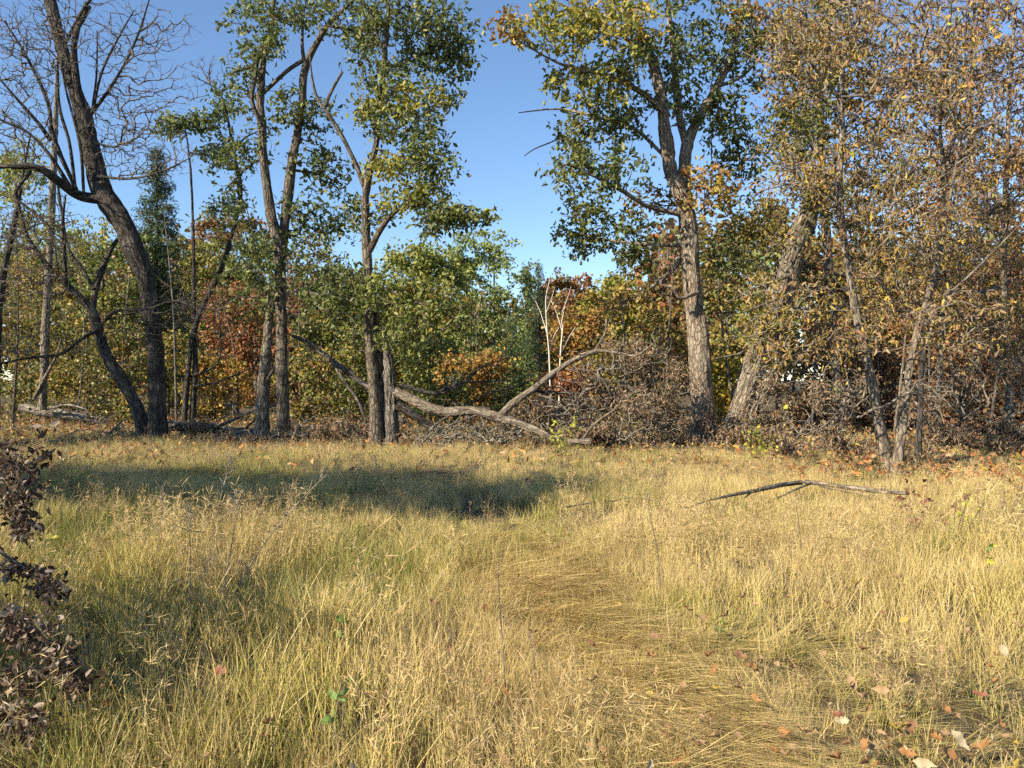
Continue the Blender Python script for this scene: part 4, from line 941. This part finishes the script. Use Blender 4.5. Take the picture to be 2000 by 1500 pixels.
for px, py in [(1850, 955), (1890, 960), (1930, 950), (1965, 962), (1995, 955), (1905, 935), (1950, 930), (1985, 985), (1640, 945), (1600, 935), (1560, 945), (1690, 940), (1800, 940), (1665, 930), (1835, 935), (1540, 930)]:
    plant('seedling', 'low orange and yellow leaved seedling at the foot of the thicket', px, py, .32, ['sumac', 'litter_orange', 'litter_yellow', 'litter_red'], 45, .085, 'seedling', 'orange seedlings at the thicket foot', nstem=4, joined=True, lean=.5)
for px, py, lab in ((1480, 905, 'yellow-green leafy bush at the edge of the grass by the leaning oak'), (1100, 898, 'small green leafy weed under the end of the fallen trunk')):
    plant('bush', lab, px, py, .75, ['yellowgreen', 'lime', 'olive'], 130, .09, 'bush', nstem=7, joined=True, lean=.3)

def stalk(label, pts, r, seed=False, bark='twig_bark', group=None):
    g = GP(*pts[0])
    d = g[1]
    R = root('weed_stalk', g, label, 'stalk', group)
    q = [[*P(px, py, d + i * .05), r * (1 - .5 * i / len(pts))] for i, (px, py) in enumerate(pts)]
    q[0][2] = g[2] - .03
    s = spline(q, .05)
    tb = Tubes(); tb.add(s[:, :3], s[:, 3], sides=5)
    link('stem', tb.mesh('stem', g), M[bark], R)
    if seed:
        tb = Tubes()
        for k in range(26):
            i = len(s) - 1 - int(rng.random() ** 1.6 * len(s) * seed)
            p = s[i, :3]
            e = rng.normal(size=3) * .035 + np.array([0, 0, .03])
            tb.add(np.array([p, p + e * .6, p + e]), np.array([.0015, .0035, .001]), sides=4)
        o = link('seed_head', tb.mesh('seed_head', g), M[bark], R); o['kind'] = 'stuff'
DS = 'thin dark dead weed stem standing in the straw grass'
for pts in ([(990, 1370), (982, 1270), (975, 1165), (972, 1100)], [(1292, 1200), (1286, 1090), (1270, 1010), (1262, 960)], [(1570, 1130), (1562, 1040), (1555, 985)], [(1525, 1190), (1510, 1130), (1490, 1060)], [(1548, 1200), (1540, 1150), (1530, 1110)], [(1048, 1360), (1042, 1290), (1030, 1225)], [(972, 985), (972, 930), (973, 880)], [(1150, 950), (1150, 910), (1149, 860)]):
    stalk(DS, pts, .004, group='dark dead weed stems')
stalk('long pale dry stalk leaning right over the shaded grass', [(440, 1190), (500, 1085), (575, 990), (640, 925)], .005, .6, 'twig_pale')
for pts in ([(400, 1160), (420, 1020), (450, 900)], [(370, 1200), (372, 1080), (368, 1000)], [(430, 1180), (455, 1050), (463, 975)], [(300, 1120), (315, 1010), (318, 960)]):
    stalk('tall pale grass stalk with a feathery seed head in the shade', pts, .0035, .3, 'twig_pale', 'feathery grass stalks')

# fallen branch in the grass on the right
def ground_branch(name, label, pts, lift, bark, sub=()):
    out = []
    for px, py, w in pts:
        d = (CAM_H - lift) * F / (py - HY)
        out.append([*P(px, py, d), w * .5 / F * d])
    out = np.array(out)
    R = root(name, (*out[len(out) // 2, :2], 0), label, 'branch')
    org = np.array(R.location)
    s = spline(out, .06); tb = Tubes(); tb.add(s[:, :3], s[:, 3], sides=12, rough=.2, ridge=.006)
    link('branch', tb.mesh('branch', org), M[bark], R)
    for b in sub:
        q = np.array([[*P(px, py, (CAM_H - lift * (1 - .5 * i / len(b))) * F / (py - HY)), w * .5 / F * 10] for i, (px, py, w) in enumerate(b)])
        s = spline(q, .06); tb = Tubes(); tb.add(s[:, :3], s[:, 3], sides=7, rough=.2)
        link('side_branch', tb.mesh('side_branch', org), M[bark], R)
ground_branch('fallen_branch', 'long grey fallen branch lying across the grass before the double-stemmed tree', [(1340, 992, 4), (1390, 976, 6), (1450, 963, 8), (1500, 953, 10), (1545, 944, 11), (1580, 942, 12), (1620, 947, 11), (1690, 956, 11), (1775, 964, 9)], .24, 'pale_bark',
              [[(1582, 944, 6), (1550, 958, 5), (1515, 974, 3)], [(1470, 960, 5), (1455, 972, 3)], [(1600, 950, 4), (1660, 962, 3), (1700, 972, 2)]])
ground_branch('fallen_branch', 'thin curved stick half hidden in the middle of the grass', [(1108, 990, 2), (1150, 983, 2.5), (1200, 978, 3), (1235, 972, 3), (1275, 978, 2)], .2, 'grey_bark')
ground_branch('fallen_branch', 'short pale broken branch in the shade beside the dead leafy branch', [(25, 912, 7), (60, 905, 10), (85, 893, 11), (105, 878, 8)], .3, 'pale_bark')

# dead branch with curled leaves at the left edge
def dead_branch():
    d = 3.6
    stems = [[(-330, 1480, 26), (-220, 1280, 22), (-120, 1080, 18), (-50, 960, 12, .1), (20, 905, 7, .1), (50, 930, 4, .1)],
             [(-120, 1080, 12), (-40, 1060, 9, .1), (40, 1100, 7, .1), (100, 1125, 4, .1), (130, 1150, 3)], [(-220, 1280, 14), (-100, 1240, 10, -.2), (20, 1225, 7, -.3), (110, 1260, 5, -.3), (150, 1300, 3, -.3)],
             [(-250, 1350, 14), (-120, 1360, 10, -.3), (-20, 1370, 7, -.4), (60, 1400, 4, -.5)], [(-60, 1000, 8, .1), (20, 985, 6, .1), (50, 1030, 4, .1)]]
    clumps = [(22, 918, 30, 30, .1, 30), (35, 985, 28, 26, .1, 26), (48, 1028, 20, 22, .1, 20), (35, 1112, 45, 16, .1, 24), (98, 1148, 30, 28, .05, 30), (18, 1215, 34, 30, -.3, 26), (62, 1238, 36, 28, -.3, 28), (120, 1285, 36, 34, -.3, 34), (150, 1340, 24, 30, -.3, 16), (42, 1325, 40, 34, -.3, 22), (8, 1400, 34, 44, -.4, 24), (60, 1410, 34, 30, -.5, 16)]
    R = tree('dead_branch', 'dead branch hung with curled grey-brown leaves at the meadow edge', d, [stems[0]], stems[1:], [(px, py, rx * 1.2, ry * 1.2, dd, .08, 10, 'bare') for px, py, rx, ry, dd, n in clumps], None, bark='twig_bark', cat='branch', flare=1, zmin=-1, sides=10, tip=.0014, bow=.05)
    for px, py, rx, ry, dd, n in clumps:
        for k in range(n):
            a, r = rng.random() * 6.3, math.sqrt(rng.random())
            put_leaf('leaf', ['curl_dark', 'curl_mid', 'curl_mid', 'curl_light'][int(rng.integers(4))], [1, 3, 3, 0][int(rng.integers(4))], P(px + cos(a) * r * rx, py + sin(a) * r * ry, d + dd + rng.normal() * .06), rng.uniform(.035, .07), R)
    pos = []
    # the rest of the dead branch lies beside the view and shades the grass next to it
    for px, py, rx, ry, dd, n in clumps + [(-70, 930, 60, 70, .2, 60), (-110, 1060, 80, 90, .3, 70), (-160, 1180, 90, 110, .1, 80), (-80, 1200, 70, 90, .3, 60), (-200, 1320, 90, 100, 0, 70), (-70, 1340, 60, 80, -.1, 60)]:
        u = rng.normal(size=(n * 6, 3)) * .6
        for a in u: pos.append(P(px + a[0] * rx, py + a[1] * ry, d + dd + a[2] * .1))
    pos = np.array(pos)
    o = link('foliage', leaf_mesh('foliage', pos, .034, np.stack([C['curl_dark'], C['curl_mid'], C['curl_light']])[rng.integers(3, size=len(pos))], 'oval', .6, np.array(R.location)), M['dull_leaf'], R); o['kind'] = 'stuff'
dead_branch()
def shade_shrub():  # shrub added mostly beside the view to deepen shade on the near-left grass
    org = np.array([-3.75, 3.2, gz1(-3.75, 3.2)])
    R = root('shade_shrub', org, 'brown dead-leaved shrub added behind the dead branch to shade the near grass', 'shrub')
    sk, sr = [], []
    for k in range(6):
        e = org + np.array([rng.normal() * .35, rng.normal() * .7, rng.uniform(.9, 1.5)])
        q = spline([[*org - [0, 0, .05], .02], [*((org + e) / 2 + rng.normal(size=3) * .1), .014], [*e, .006]], .06)
        tb = Tubes(); tb.add(q[:, :3], q[:, 3], sides=7, rough=.1)
        link('stem', tb.mesh('stem', org), M['twig_bark'], R)
        sk.append(q[:, :3]); sr.append(q[:, 3])
    cen = org + rng.uniform([-.5, -.6, .2], [.72, 1.7, 1.45], (28, 3))
    att = np.vstack([c + rng.normal(size=(12, 3)) * .13 for c in cen])
    tw = Tubes()
    paths, _, _ = grow(np.vstack(sk), np.concatenate(sr), att, tw, tip=.0018, bow=.03, wig=.04)
    o = link('twigs', tw.mesh('twigs', org), M['twig_bark'], R); o['kind'] = 'stuff'
    pos = np.vstack([p[-1] + rng.normal(size=(14, 3)) * .07 for p in paths])
    o = link('foliage', leaf_mesh('foliage', pos, .062, np.stack([C['curl_dark'], C['curl_mid'], C['curl_light']])[rng.choice(3, len(pos), p=[.4, .45, .15])] * rng.uniform(.8, 1.2, (len(pos), 1)), 'oval', .8, org), M['dull_leaf'], R); o['kind'] = 'stuff'
shade_shrub()

# larger yellow leaves still hanging on the double-stemmed tree
for px, py in [(1640, 750), (1648, 742), (1632, 757), (1612, 500), (1735, 585), (1770, 590), (1815, 655), (1850, 655), (1820, 700), (1500, 705), (1508, 712), (1590, 620), (1890, 715), (1700, 275), (1800, 300), (1675, 300), (1950, 55), (1850, 40), (1765, 190), (1560, 175), (1715, 275), (1950, 370), (1905, 120), (1985, 580), (1545, 795), (1840, 665), (1960, 550), (1720, 330), (1870, 470), (1480, 640), (1570, 690), (1985, 240), (1930, 610), (1775, 430)]:
    for k in range(int(rng.integers(1, 3))):
        put_leaf('leaf', ['litter_yellow', 'lime', 'litter_yellow', 'litter_orange'][int(rng.integers(4))], int(rng.integers(3)), P(px + rng.normal() * 6, py + rng.normal() * 6, 12.1 + rng.normal() * .3), rng.uniform(.10, .17), elm)

# ------------------------------------------------------------------ meadow grass (stuff, instanced tufts)
def tuft(name, nb, hgt, spread, lean, lodged, width, seedhead=False, seed=0):
    r = np.random.default_rng(seed)
    V, T, bv, tt = [], [], [], []
    n = 0
    for b in range(nb):
        a = r.random() * 2 * pi
        rr = spread * math.sqrt(r.random())
        p = np.array([cos(a) * rr, sin(a) * rr, -.02])
        h = hgt * r.uniform(.5, 1.15)
        if lodged:
            az = r.normal() * .25
            el = radians(r.uniform(4, 24))
        else:
            az = r.random() * 2 * pi
            el = radians(90 - abs(r.normal()) * lean)
        w = width * r.uniform(.45, 1.5)
        segs = 4
        side_a = r.random() * pi
        pts = []
        bend = r.uniform(.15, .7) * (.5 if not lodged else -.2)
        for s in range(segs + 1):
            t = s / segs
            e = el - bend * t * 1.2 if not lodged else max(.05, el * (1.3 - t))
            pts.append(p.copy())
            p = p + h / segs * np.array([cos(az) * cos(e), sin(az) * cos(e), sin(e)])
            az += r.normal() * .08
        sv = np.array([cos(side_a), sin(side_a), 0])
        c = r.random()
        for s in range(segs):
            t = s / segs
            ww = w * (1 - t * .75)
            V += [pts[s] - sv * ww / 2, pts[s] + sv * ww / 2]
        V.append(pts[segs])
        for s in range(segs - 1):
            i = n + 2 * s
            T += [(i, i + 1, i + 3), (i, i + 3, i + 2)]
        T.append((n + 2 * (segs - 1), n + 2 * segs - 1, n + 2 * segs))
        m = 2 * segs + 1
        bv += [c] * m
        tt += [s / segs for s in range(segs) for _ in (0, 1)] + [1]
        n += m
        if seedhead and r.random() < seedhead:
            top, dirv = pts[segs], pts[segs] - pts[segs - 1]
            dirv /= np.linalg.norm(dirv) + 1e-9
            for k in range(14):
                q0 = top - dirv * r.uniform(-.01, .16)
                e = r.normal(size=3) * .028 + dirv * .02
                s2 = np.cross(e, r.normal(size=3)); s2 /= np.linalg.norm(s2) + 1e-9
                V += [q0, q0 + e * .8 + s2 * .0022, q0 + e * .8 - s2 * .0022, q0 + e * 1.25]
                T += [(n, n + 1, n + 2), (n + 1, n + 3, n + 2)]
                bv += [.95] * 4; tt += [1] * 4
                n += 4
    me = mesh_from(name, np.array(V), [np.array(T)], {'bv': ('FLOAT', np.array(bv)), 'bt': ('FLOAT', np.array(tt))}, smooth=True)
    return me

m, nt, out = new_mat('dry_grass')
ti = N(nt, 'ShaderNodeAttribute', attribute_name='tint', attribute_type='INSTANCER')
va = N(nt, 'ShaderNodeAttribute', attribute_name='val', attribute_type='INSTANCER')
bv = N(nt, 'ShaderNodeAttribute', attribute_name='bv')
add = N(nt, 'ShaderNodeMath', operation='MULTIPLY_ADD')
nt.links.new(bv.outputs['Fac'], add.inputs[0]); add.inputs[1].default_value = .5
nt.links.new(ti.outputs['Fac'], add.inputs[2])
cr = N(nt, 'ShaderNodeValToRGB')
E = cr.color_ramp.elements
E[0].position, E[0].color = 0.0, (.13, .20, .045, 1)
E[1].position, E[1].color = 1.0, (.47, .33, .16, 1)
for p_, c_ in ((.22, (.25, .27, .06)), (.45, (.48, .38, .11)), (.72, (.69, .55, .25)), (.9, (.60, .45, .21))):
    e = E.new(p_); e.color = (*c_, 1)
bt = N(nt, 'ShaderNodeAttribute', attribute_name='bt')
ad2 = N(nt, 'ShaderNodeMath', operation='MULTIPLY_ADD')
nt.links.new(bt.outputs['Fac'], ad2.inputs[0]); ad2.inputs[1].default_value = .22
nt.links.new(add.outputs[0], ad2.inputs[2])
ad3 = N(nt, 'ShaderNodeMath', operation='SUBTRACT'); ad3.inputs[1].default_value = .13
nt.links.new(ad2.outputs[0], ad3.inputs[0])
nt.links.new(ad3.outputs[0], cr.inputs['Fac'])
mul = N(nt, 'ShaderNodeMix', data_type='RGBA', blend_type='MULTIPLY', Factor=1.0)
nt.links.new(cr.outputs[0], mul.inputs['A']); nt.links.new(va.outputs['Fac'], mul.inputs['B'])
pb = N(nt, 'ShaderNodeBsdfPrincipled', Roughness=.5)
pb.inputs['Specular IOR Level'].default_value = .3
tr = N(nt, 'ShaderNodeBsdfTranslucent'); ms = N(nt, 'ShaderNodeMixShader', Fac=.2)
nt.links.new(mul.outputs['Result'], pb.inputs['Base Color']); nt.links.new(mul.outputs['Result'], tr.inputs['Color'])
nt.links.new(pb.outputs[0], ms.inputs[1]); nt.links.new(tr.outputs[0], ms.inputs[2]); nt.links.new(ms.outputs[0], out.inputs['Surface'])
M['grass'] = m

gcol = bpy.data.collections.new('grass_kinds')
kinds = []
for i in range(18):
    if i < 7: me_ = tuft(f'g{i:02d}', 30, .34, .11, 28, False, .0046, 0, 100 + i)            # upright
    elif i < 13: me_ = tuft(f'g{i:02d}', 38, .52, .11, 0, True, .0048, 0, 100 + i)            # combed over
    elif i < 16: me_ = tuft(f'g{i:02d}', 12, .50, .12, 14, False, .0028, .9, 100 + i)         # airy seed heads
    else: me_ = tuft(f'g{i:02d}', 26, .24, .14, 42, False, .007, 0, 100 + i)                  # short broad green blades
    me_.materials.append(M['grass'])
    gcol.objects.link(bpy.data.objects.new(f'g{i:02d}', me_))

def scatter_grass():
    X, Y = [], []
    for d0, d1, dens in ((1.3, 3.2, 105), (3.2, 5, 105), (5, 8, 90), (8, 12, 75), (12, 17, 66), (17, 24, 42), (24, 36, 9)):
        n = int(dens * (d1 ** 2 - d0 ** 2) * .84)
        d = np.sqrt(rng.uniform(d0 ** 2, d1 ** 2, n))
        X.append(rng.uniform(-.84, .84, n) * d); Y.append(d)
    # matted stems along the trodden swathe
    n = 3000
    py_ = rng.uniform(1040, 1560, n); px_ = 1000 + (py_ - 1080) * .85 + rng.normal(size=n) * 120
    d = CAM_H * F / (py_ - HY)
    X.append((px_ - 1000) / F * d); Y.append(d)
    # a thinner margin beside and behind the view
    n = 9000
    x, y = rng.uniform(-22, 18, n), rng.uniform(-5, 16, n)
    k = np.abs(x) > np.clip(y, 0, None) * .84
    X.append(x[k]); Y.append(y[k])
    x, y = np.concatenate(X), np.concatenate(Y)
    # the forest edge: grass thins out where brush and trees stand
    edge = 16.4 + 1.2 * (x < -4) - 1.6 * np.clip((x - 0) / 6, 0, 1) - 1.6 * np.clip((x - 4) / 3, 0, 1) + (noise2(x, y, 1.7, 9) - .5) * 3
    keep = rng.random(len(x)) < np.clip(1 - (y - edge) / 1.6, .45 - .3 * (x > 2), 1)
    bare = noise2(x, y, .55, 21)
    keep &= rng.random(len(x)) < np.clip((bare - .2) * 4, .45, 1)
    x, y = x[keep], y[keep]
    z = gz(x, y)
    n = len(x)
    # flow: a swathe combed over to the right and towards the viewer
    px = 1000 + x / np.clip(y, .5, None) * F
    py = HY + CAM_H * F / np.clip(y, .5, None)
    swath = np.exp(-((px - (990 + (py - 1080) * .9)) / (120 + .25 * (py - 1040).clip(0, 500))) ** 2) * np.clip((py - 960) / 160, 0, 1)
    low_right = np.clip((px - 1250) / 350, 0, 1) * np.clip((py - 1180) / 150, 0, 1)
    lodge = np.clip(.10 + 1.5 * swath + .6 * low_right + (noise2(x, y, .9, 31) - .5) * 1.3, 0, .84)
    is_l = rng.random(n) < lodge
    heads = (~is_l) & (rng.random(n) < np.clip((noise2(x, y, 1.0, 41) - .5) * .9 + .04 + .05 * (px < 900), .03, .3))
    green = noise2(x, y, 1.25, 51) * .6 + noise2(x, y, .45, 52) * .4
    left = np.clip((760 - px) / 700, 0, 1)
    short = (~is_l) & (~heads) & (rng.random(n) < np.clip((green - .44) * 1.4 + .14 * low_right + .1 * left, .02, .5))
    idx = np.where(is_l, rng.integers(7, 13, n), np.where(heads, rng.integers(13, 16, n), np.where(short, rng.integers(16, 18, n), rng.integers(0, 7, n))))
    flow = -1.4 + (noise2(x, y, 1.3, 61) - .5) * 1.3 + .5 * low_right
    flow = np.where(rng.random(n) < swath + .3, flow, rng.random(n) * 2 * pi)
    rot = np.stack([rng.normal(size=n) * .08, rng.normal(size=n) * .08, flow], 1)
    scl = (.42 + .46 * noise2(x, y, 1.1, 71) + .5 * noise2(x, y, .38, 72)) * rng.uniform(.75, 1.2, n)
    scl *= 1 - .30 * low_right
    near_path = np.exp(-((px - (1030 + (py - 1080) * .9)) / 230) ** 2) * np.clip((py - 1040) / 120, 0, 1)
    scl = np.where(is_l, scl * 1.12, scl * (1 - .45 * near_path))
    scl = scl * (1 - .38 * np.clip((y - 6) / 8, 0, 1))
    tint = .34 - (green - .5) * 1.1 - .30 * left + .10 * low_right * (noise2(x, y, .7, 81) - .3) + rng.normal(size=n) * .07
    tint = tint + .10 * np.clip((y - 8) / 6, 0, 1)
    tint = np.where(heads, .40 + rng.normal(size=n) * .06, tint)
    tint = np.where(short, tint - .22, tint)
    tint = np.clip(np.where((swath > .25) & is_l, tint * .3 + .30 + .12 * noise2(x, y, .3, 95), tint), 0, .5)
    val = rng.uniform(.8, 1.15, n) * (.78 + .42 * noise2(x, y, .5, 91)) * (1 + .16 * swath * is_l)
    me = bpy.data.meshes.new('meadow_grass')
    me.vertices.add(n)
    me.vertices.foreach_set('co', np.stack([x, y, z], 1).astype(np.float32).ravel())
    for nm, typ, arr in (('rot', 'FLOAT_VECTOR', rot), ('scl', 'FLOAT', scl), ('tint', 'FLOAT', tint), ('val', 'FLOAT', val), ('kind_i', 'INT', idx)):
        a = me.attributes.new(nm, typ, 'POINT')
        a.data.foreach_set('vector' if typ == 'FLOAT_VECTOR' else 'value', np.asarray(arr, np.int32 if typ == 'INT' else np.float32).ravel())
    me.materials.append(M['grass'])
    o = link('meadow_grass', me)
    tag(o, 'tall dry straw-yellow meadow grass with green patches covering the clearing', 'grass', kind='stuff')
    ng = bpy.data.node_groups.new('scatter_tufts', 'GeometryNodeTree')
    ng.interface.new_socket('Geometry', in_out='INPUT', socket_type='NodeSocketGeometry')
    ng.interface.new_socket('Geometry', in_out='OUTPUT', socket_type='NodeSocketGeometry')
    gi, go = ng.nodes.new('NodeGroupInput'), ng.nodes.new('NodeGroupOutput')
    iop = ng.nodes.new('GeometryNodeInstanceOnPoints')
    ci = ng.nodes.new('GeometryNodeCollectionInfo')
    ci.inputs['Collection'].default_value = gcol
    ci.inputs['Separate Children'].default_value = True
    ci.inputs['Reset Children'].default_value = True
    iop.inputs['Pick Instance'].default_value = True
    def attr(nm, typ):
        a = ng.nodes.new('GeometryNodeInputNamedAttribute'); a.data_type = typ; a.inputs['Name'].default_value = nm
        return a.outputs['Attribute']
    L = ng.links.new
    L(gi.outputs[0], iop.inputs['Points']); L(ci.outputs[0], iop.inputs['Instance'])
    L(attr('kind_i', 'INT'), iop.inputs['Instance Index'])
    e2r = ng.nodes.new('FunctionNodeEulerToRotation')
    L(attr('rot', 'FLOAT_VECTOR'), e2r.inputs[0]); L(e2r.outputs[0], iop.inputs['Rotation'])
    L(attr('scl', 'FLOAT'), iop.inputs['Scale'])
    L(iop.outputs[0], go.inputs[0])
    md = o.modifiers.new('scatter', 'NODES'); md.node_group = ng

scatter_grass()
